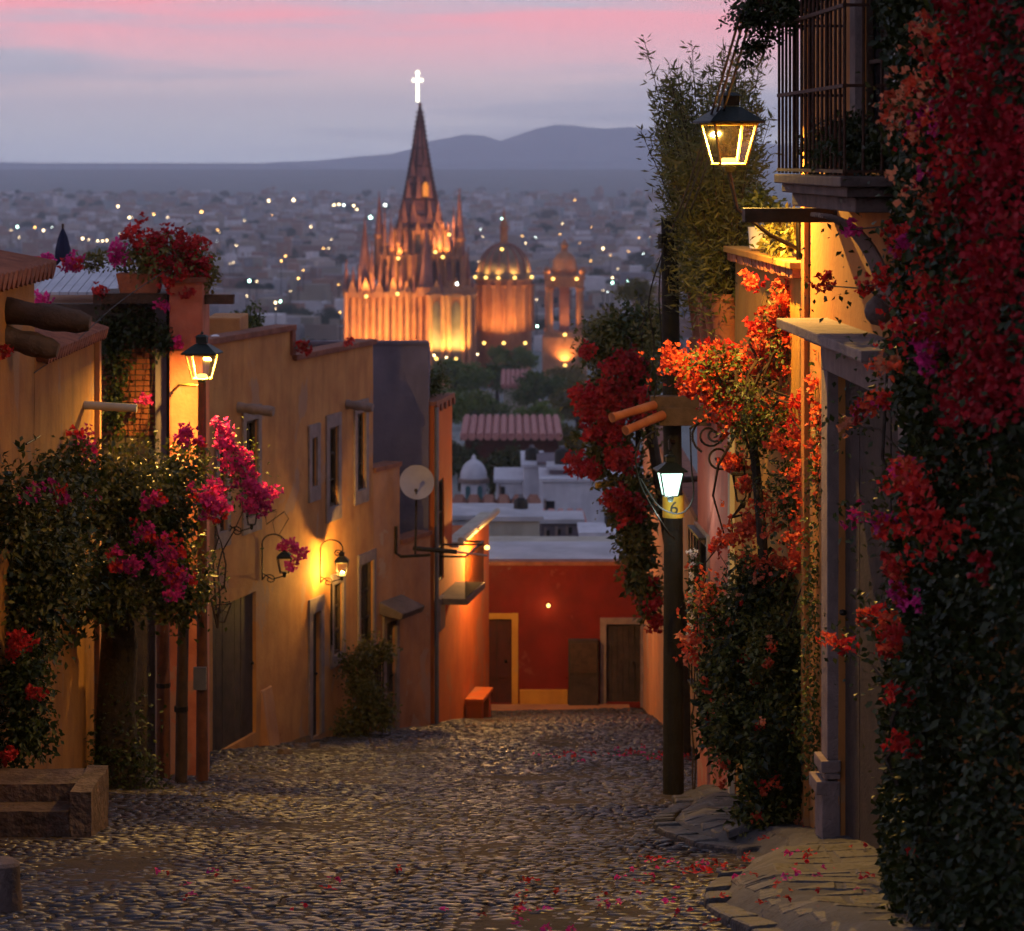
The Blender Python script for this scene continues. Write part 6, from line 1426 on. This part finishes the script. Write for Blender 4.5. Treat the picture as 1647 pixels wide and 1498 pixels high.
def tree(u, v, y, wpx, label, mat='leaftree', asp=1.0, group='trees below the church', parts=True, seed=None):
    s_ = wpx / FP * y / 1.7; p = P(u, v, y); k = rnd.randrange(5)
    if parts:
        t = thing('tree', p, label, 'tree', group)
        o = bpy.data.objects.new('crown', TV[k][0]); COL.objects.link(o); o.parent = t; q = bpy.data.objects.new('trunk', TV[k][1]); COL.objects.link(q); q.parent = t
        for z in (o, q): z.scale = (s_, s_, s_ * asp); z.rotation_euler = (0, 0, rnd.uniform(0, 6))
    else:
        o = bpy.data.objects.new('tree', TV[k][0]); COL.objects.link(o); o.location = p; o.scale = (s_, s_, s_ * asp); o.rotation_euler = (0, 0, rnd.uniform(0, 6)); tag(o, label, 'tree', group)
    if mat != 'leaftree': o.material_slots[0].link = 'OBJECT'; o.material_slots[0].material = M[mat]
for (u, v, y, wpx, label, mat, asp) in ((735, 640, 350, 110, 'broad green tree right of the tall grey wall below the church', 'leaftree', .9), (800, 640, 380, 100, 'green tree below the domed chapel', 'leaftree', .9), (770, 690, 300, 120, 'wide green tree above the pink tiled hall', 'leaftree', .8),
     (860, 660, 330, 110, 'green tree above the right end of the pink tiled hall', 'leaftree', .9), (905, 640, 360, 90, 'tree below the bell tower base', 'leafolive', .9), (930, 690, 280, 110, 'olive tree just left of the red-flowered vine', 'leafolive', 1), (870, 700, 260, 90, 'smaller tree behind the pink tiled hall', 'leaftree', .9),  # leafolive here paints yellow light onto dark green trees
     (790, 800, 165, 130, 'large dark tree behind the white turret', 'leafdark', 1.0), (740, 770, 170, 90, 'dark tree beside the orange house roof', 'leafdark', 1.1), (840, 775, 170, 90, 'dark tree in front of the pink tiled hall wall', 'leafdark', .9), (905, 745, 220, 80, 'olive tree at the right end of the pink tiled hall', 'leafolive', 1.2),  # yellow light on the leafolive tree is in its leaf colour
     (720, 690, 230, 90, 'dark green tree behind the orange house', 'leaftree', 1.2), (835, 600, 410, 70, 'small tree at the foot of the domed chapel', 'leaftree', .9), (960, 600, 400, 70, 'tree right of the bell tower', 'leaftree', 1.3), (980, 560, 300, 90, 'olive tree behind the red-flowered vine top', 'leafolive', 1), (795, 590, 425, 40, 'little palm-like tree below the dome drum', 'leaftree', 1.3), (1030, 500, 260, 80, 'olive tree between the vine and the utility pole', 'leafolive', 1)):
    tree(u, v, y, wpx, label, mat, asp)
a, z = OR.px(708, 640); 
t = thing('parapet_shrub', OR.w(1.2, -5, -.4), 'green shrub spilling on top of the tall orange wall', 'shrub'); foliage(t, 900, [(OR.w(1.2, -4.6, -.3), (.35, .9, .3))], .08, 'leaf', 61, .2, 12, .3); vine_branches(t, OR.w(1.2, -5.1, -.4), [OR.w(.8, -4.5, -.3), OR.w(1.6, -4.5, -.3)], .02)

# ================================================================== FAR TOWN
HM = []
pal = [(.36, .34, .36), (.42, .37, .34), (.26, .20, .17), (.32, .18, .13), (.24, .23, .26), (.60, .59, .62), (.30, .26, .21), (.24, .14, .12)]
cols = ['pale', 'cream', 'brown', 'rust', 'grey', 'white', 'tan', 'dark red']
for i, c in enumerate(pal): M['town%d' % i] = noisy('town_wall_%s' % cols[i].replace(' ', '_'), c, tuple(x * .8 for x in c), .3, .9, 0)
rt = random.Random(77)
def house_geo(r):
    m = MB(); w_, d_, h_ = r.uniform(6, 13), r.uniform(6, 11), r.uniform(3.2, 7); m.box((-w_ / 2, 0, -3), (w_ / 2, d_, h_)); wl_ = len(m.f)
    if r.random() < .5: m.box((-w_ / 2 + r.uniform(0, w_ * .5), d_ * .2, h_ + .01), (w_ / 2 - .2, d_ * .8, h_ + r.uniform(2, 3)))
    m.box((-w_ / 2 - .15, -.15, h_), (w_ / 2 + .15, -.0, h_ + .5)); dk = len(m.f)
    for fl in range(int(h_ / 3)):
        for j in range(int(w_ / 2.6)):
            if r.random() < .8: x = -w_ / 2 + 1 + j * 2.5; m.box((x, -.05, 1 + fl * 3), (x + 1.1, .02, 2.5 + fl * 3))
    return m, dk
for k in range(14):
    m, dk = house_geo(rt); me = m.mesh('town_house')
    me.materials.append(M['town0']); me.materials.append(M['darkpane'])
    for i, p in enumerate(me.polygons): p.material_index = 1 if i >= dk else 0
    HM.append(me)
def zone(u, y, s_):
    z = 'over the left yellow roofs' if u < 180 else 'above the red flower planter' if u < 350 else 'above the ochre house' if u < 560 else 'behind the church spires' if u < 765 else 'behind the domed chapel' if u < 875 else 'behind the bell tower' if u < 960 else 'left of the bamboo'
    return ('in the nearest rows' if y < 900 else 'midway out' if y < 1400 else 'far out' if y < 2100 else 'at the skyline edge') + ' ' + z
def town_spot(v):   # row -> depth on the plain
    y = 700.0
    for _ in range(30):
        y = (-tz(y)) * FP / max(v - HV, 30)
        y = min(max(y, 560), 3000)
    return y
cands = []
for _ in range(1500):
    y = 560 * (2900 / 560) ** (rt.random() ** .72); u = rt.uniform(-60, 1180)
    if 540 < u < 950 and y < 640: continue
    cands.append((u, y))
cands.sort(key=lambda c: c[1])
extraV = MB()
for i, (u, y) in enumerate(cands):
    k = rt.randrange(14); c = rt.randrange(8); p = Vector(((u - CU) / FP * y, y, tz(y) + rt.uniform(0, 3)))
    if i < 280:
        o = bpy.data.objects.new('town_house', HM[k]); COL.objects.link(o); o.location = p; o.rotation_euler = (0, 0, rt.uniform(-.6, .6)); sc = rt.uniform(.8, 1.25); o.scale = (sc, sc, sc)
        o.material_slots[0].link = 'OBJECT'; o.material_slots[0].material = M['town%d' % c]
        tag(o, '%s flat-roofed town house %s' % (cols[c], zone(u, y, sc)), 'house', '%s town houses %s' % (cols[c], zone(u, y, sc)))
    else:
        me = HM[k]; b = len(extraV.v); rz_ = rt.uniform(-.6, .6); cs_, sn = math.cos(rz_), math.sin(rz_)
        for v in me.vertices: extraV.v.append((p.x + v.co.x * cs_ - v.co.y * sn, p.y + v.co.x * sn + v.co.y * cs_, p.z + v.co.z))
        for q in me.polygons: extraV.f.append(tuple(j + b for j in q.vertices))
def townmat():
    m, nt, b = newmat('distant_town_walls'); L = nt.links.new; g = N(nt, 'ShaderNodeNewGeometry'); rp = N(nt, 'ShaderNodeValToRGB'); ramp(rp, [(i / 8, c) for i, c in enumerate(pal)]); rp.color_ramp.interpolation = 'CONSTANT'; L(g.outputs['Random Per Island'], rp.inputs[0]); L(rp.outputs[0], b.inputs['Base Color']); return m
o = extraV.build('distant_town', townmat()); tag(o, 'mass of small far houses at the hazy edge of town', 'town', kind='stuff')
ti = 0
for _ in range(250):
    y = 600 * (2950 / 600) ** (rt.random() ** .75); u = rt.uniform(-60, 1180)
    if 550 < u < 940 and y < 640: continue
    ti += 1
    if ti > 280: break
    p = Vector(((u - CU) / FP * y, y, tz(y) + 1.5)); s_ = rt.uniform(3.0, 7.5); o = bpy.data.objects.new('tree', TV[rt.randrange(5)][0]); COL.objects.link(o); o.location = p; o.scale = (s_, s_, s_ * rt.uniform(.8, 1.2)); o.material_slots[0].link = 'OBJECT'; o.material_slots[0].material = M['leafdark']
    sw = 'small' if s_ < 4.4 else 'middling' if s_ < 6 else 'large'
    tag(o, '%s dark round town tree %s' % (sw, zone(u, y, s_)), 'tree', '%s town trees %s' % (sw, zone(u, y, s_)))
for (u, v, wpx, asp) in ((575, 340, 26, 1.3), (595, 340, 14, 1.5), (792, 344, 40, 1.2), (770, 345, 20, .9), (315, 338, 34, .9), (405, 345, 50, .9), (370, 345, 26, .9), (640, 335, 30, 1), (755, 340, 22, .9), (150, 352, 30, .9), (10, 352, 40, .9), (885, 348, 10, 2.6), (965, 346, 20, .9), (995, 350, 20, .9)):
    tree(u, v, 2700, wpx, 'dark tree standing out on the skyline of the far town', 'leafdark', asp, 'skyline trees', parts=False)
lampspec += [(596, 350, 1900, 'city_green', 4.4), (619, 330, 2300, 'city_white', 4.2), (472, 322, 2500, 'city_warm', 4), (432, 323, 2500, 'city_warm', 3.4), (190, 332, 2400, 'city_warm', 3), (208, 350, 2100, 'city_warm', 2.8), (247, 345, 2100, 'city_orange', 2.2), (324, 341, 2300, 'city_orange', 3), (28, 365, 1900, 'city_green', 3.2), (70, 371, 1800, 'city_warm', 2.8), (56, 366, 1800, 'city_orange', 2.2),
  (133, 384, 1600, 'city_warm', 2.8), (157, 388, 1500, 'city_warm', 2.2), (165, 388, 1500, 'city_warm', 2.2), (172, 387, 1500, 'city_warm', 2.2), (401, 452, 1050, 'city_green', 3.4), (413, 453, 1050, 'city_warm', 1.6), (443, 487, 900, 'city_warm', 2.8), (451, 485, 900, 'city_green', 2.8), (480, 448, 1050, 'city_orange', 2.4), (459, 412, 1200, 'city_orange', 2), (452, 420, 1200, 'city_orange', 2),
  (537, 330, 2500, 'city_warm', 2.8), (545, 329, 2500, 'city_warm', 2.8), (553, 330, 2500, 'city_white', 2.8), (569, 331, 2500, 'city_warm', 2.8), (574, 337, 2400, 'city_warm', 2.4), (970, 400, 1300, 'city_warm', 2.6), (985, 455, 1000, 'city_green', 3), (985, 447, 1000, 'city_warm', 2), (1010, 452, 1000, 'city_green', 2.4), (925, 322, 2600, 'city_orange', 1.6), (82, 287, 5500, 'city_warm', 1.6), (372, 297, 5000, 'city_warm', 1.4), (391, 291, 5200, 'city_warm', 1.4), (222, 291, 5200, 'city_warm', 1.2), (547, 503, 800, 'city_orange', 1.8), (520, 400, 1300, 'city_orange', 1.6), (270, 350, 2000, 'city_warm', 1.6), (350, 370, 1700, 'city_orange', 1.6), (380, 395, 1400, 'city_warm', 1.5), (500, 365, 1800, 'city_warm', 1.8), (840, 380, 1500, 'city_orange', 1.4), (905, 360, 1800, 'city_warm', 1.5), (950, 420, 1100, 'city_orange', 1.4)]
for i in range(85):
    lampspec.append((rt.uniform(0, 1050), rt.uniform(345, 500), 0, rt.choice(['city_warm', 'city_warm', 'city_white', 'city_orange']), rt.uniform(.7, 1.5)))
for i, (u, v, y, mt, rp_) in enumerate(lampspec):
    if (y == 0 or y > 600) and v > 312:      # stand each lamp on a tall pole above the roofs
        y = 1500.0
        for _ in range(60): y = .5 * y + .5 * min(max((-tz(y) - 13.0) * FP / (v - HV), 620), 2950)
    p = P(u, v, y); r_ = rp_ * .5 / FP * y; m = MB(); m.lathe([(r_ * math.cos(a), r_ * math.sin(a)) for a in np.linspace(-1.5, 1.5, 7)], (0, 0, 0), 8)
    o = m.build('town_lamp', M[mt], None, smooth=True); o.location = p
    cn_ = {'city_white': 'white', 'city_warm': 'warm white', 'city_orange': 'orange', 'city_green': 'cool greenish'}[mt]
    if y < 500: tag(o, '%s point lamp glowing close to the church' % cn_, 'street light', '%s lamps by the church' % cn_)
    else: tag(o, '%s street light glowing in town %s' % (cn_, zone(u, y, 1)), 'street light', '%s town street lights %s' % (cn_, zone(u, y, 1)))
    zf = tz(y)
    if p.z - zf > .5 and y > 500: m = MB(); m.tube([(0, 0, zf - p.z), (0, 0, -r_)], .12, 5); m.build('lamp_pole', M['iron'], o); o.children[0].location = (0, 0, 0); o.children[0].data.transform(Matrix.Translation(p))

# ================================================================== HAZE
m = MB(); m.box((-2950, -85, -53), (2950, 6550, 135)); hz = m.build('haze', None); hz['kind'] = 'stuff'; hz['label'] = 'bluish evening haze'
hm = bpy.data.materials.new('haze_air'); hm.use_nodes = True; nt = hm.node_tree; nt.nodes.clear()
ou = N(nt, 'ShaderNodeOutputMaterial'); pv_ = N(nt, 'ShaderNodeVolumePrincipled'); pv_.inputs['Color'].default_value = (.70, .86, 1, 1); pv_.inputs['Anisotropy'].default_value = .8; pv_.inputs['Density'].default_value = 2.1e-4; nt.links.new(pv_.outputs[0], ou.inputs['Volume']); hz.data.materials.append(hm)
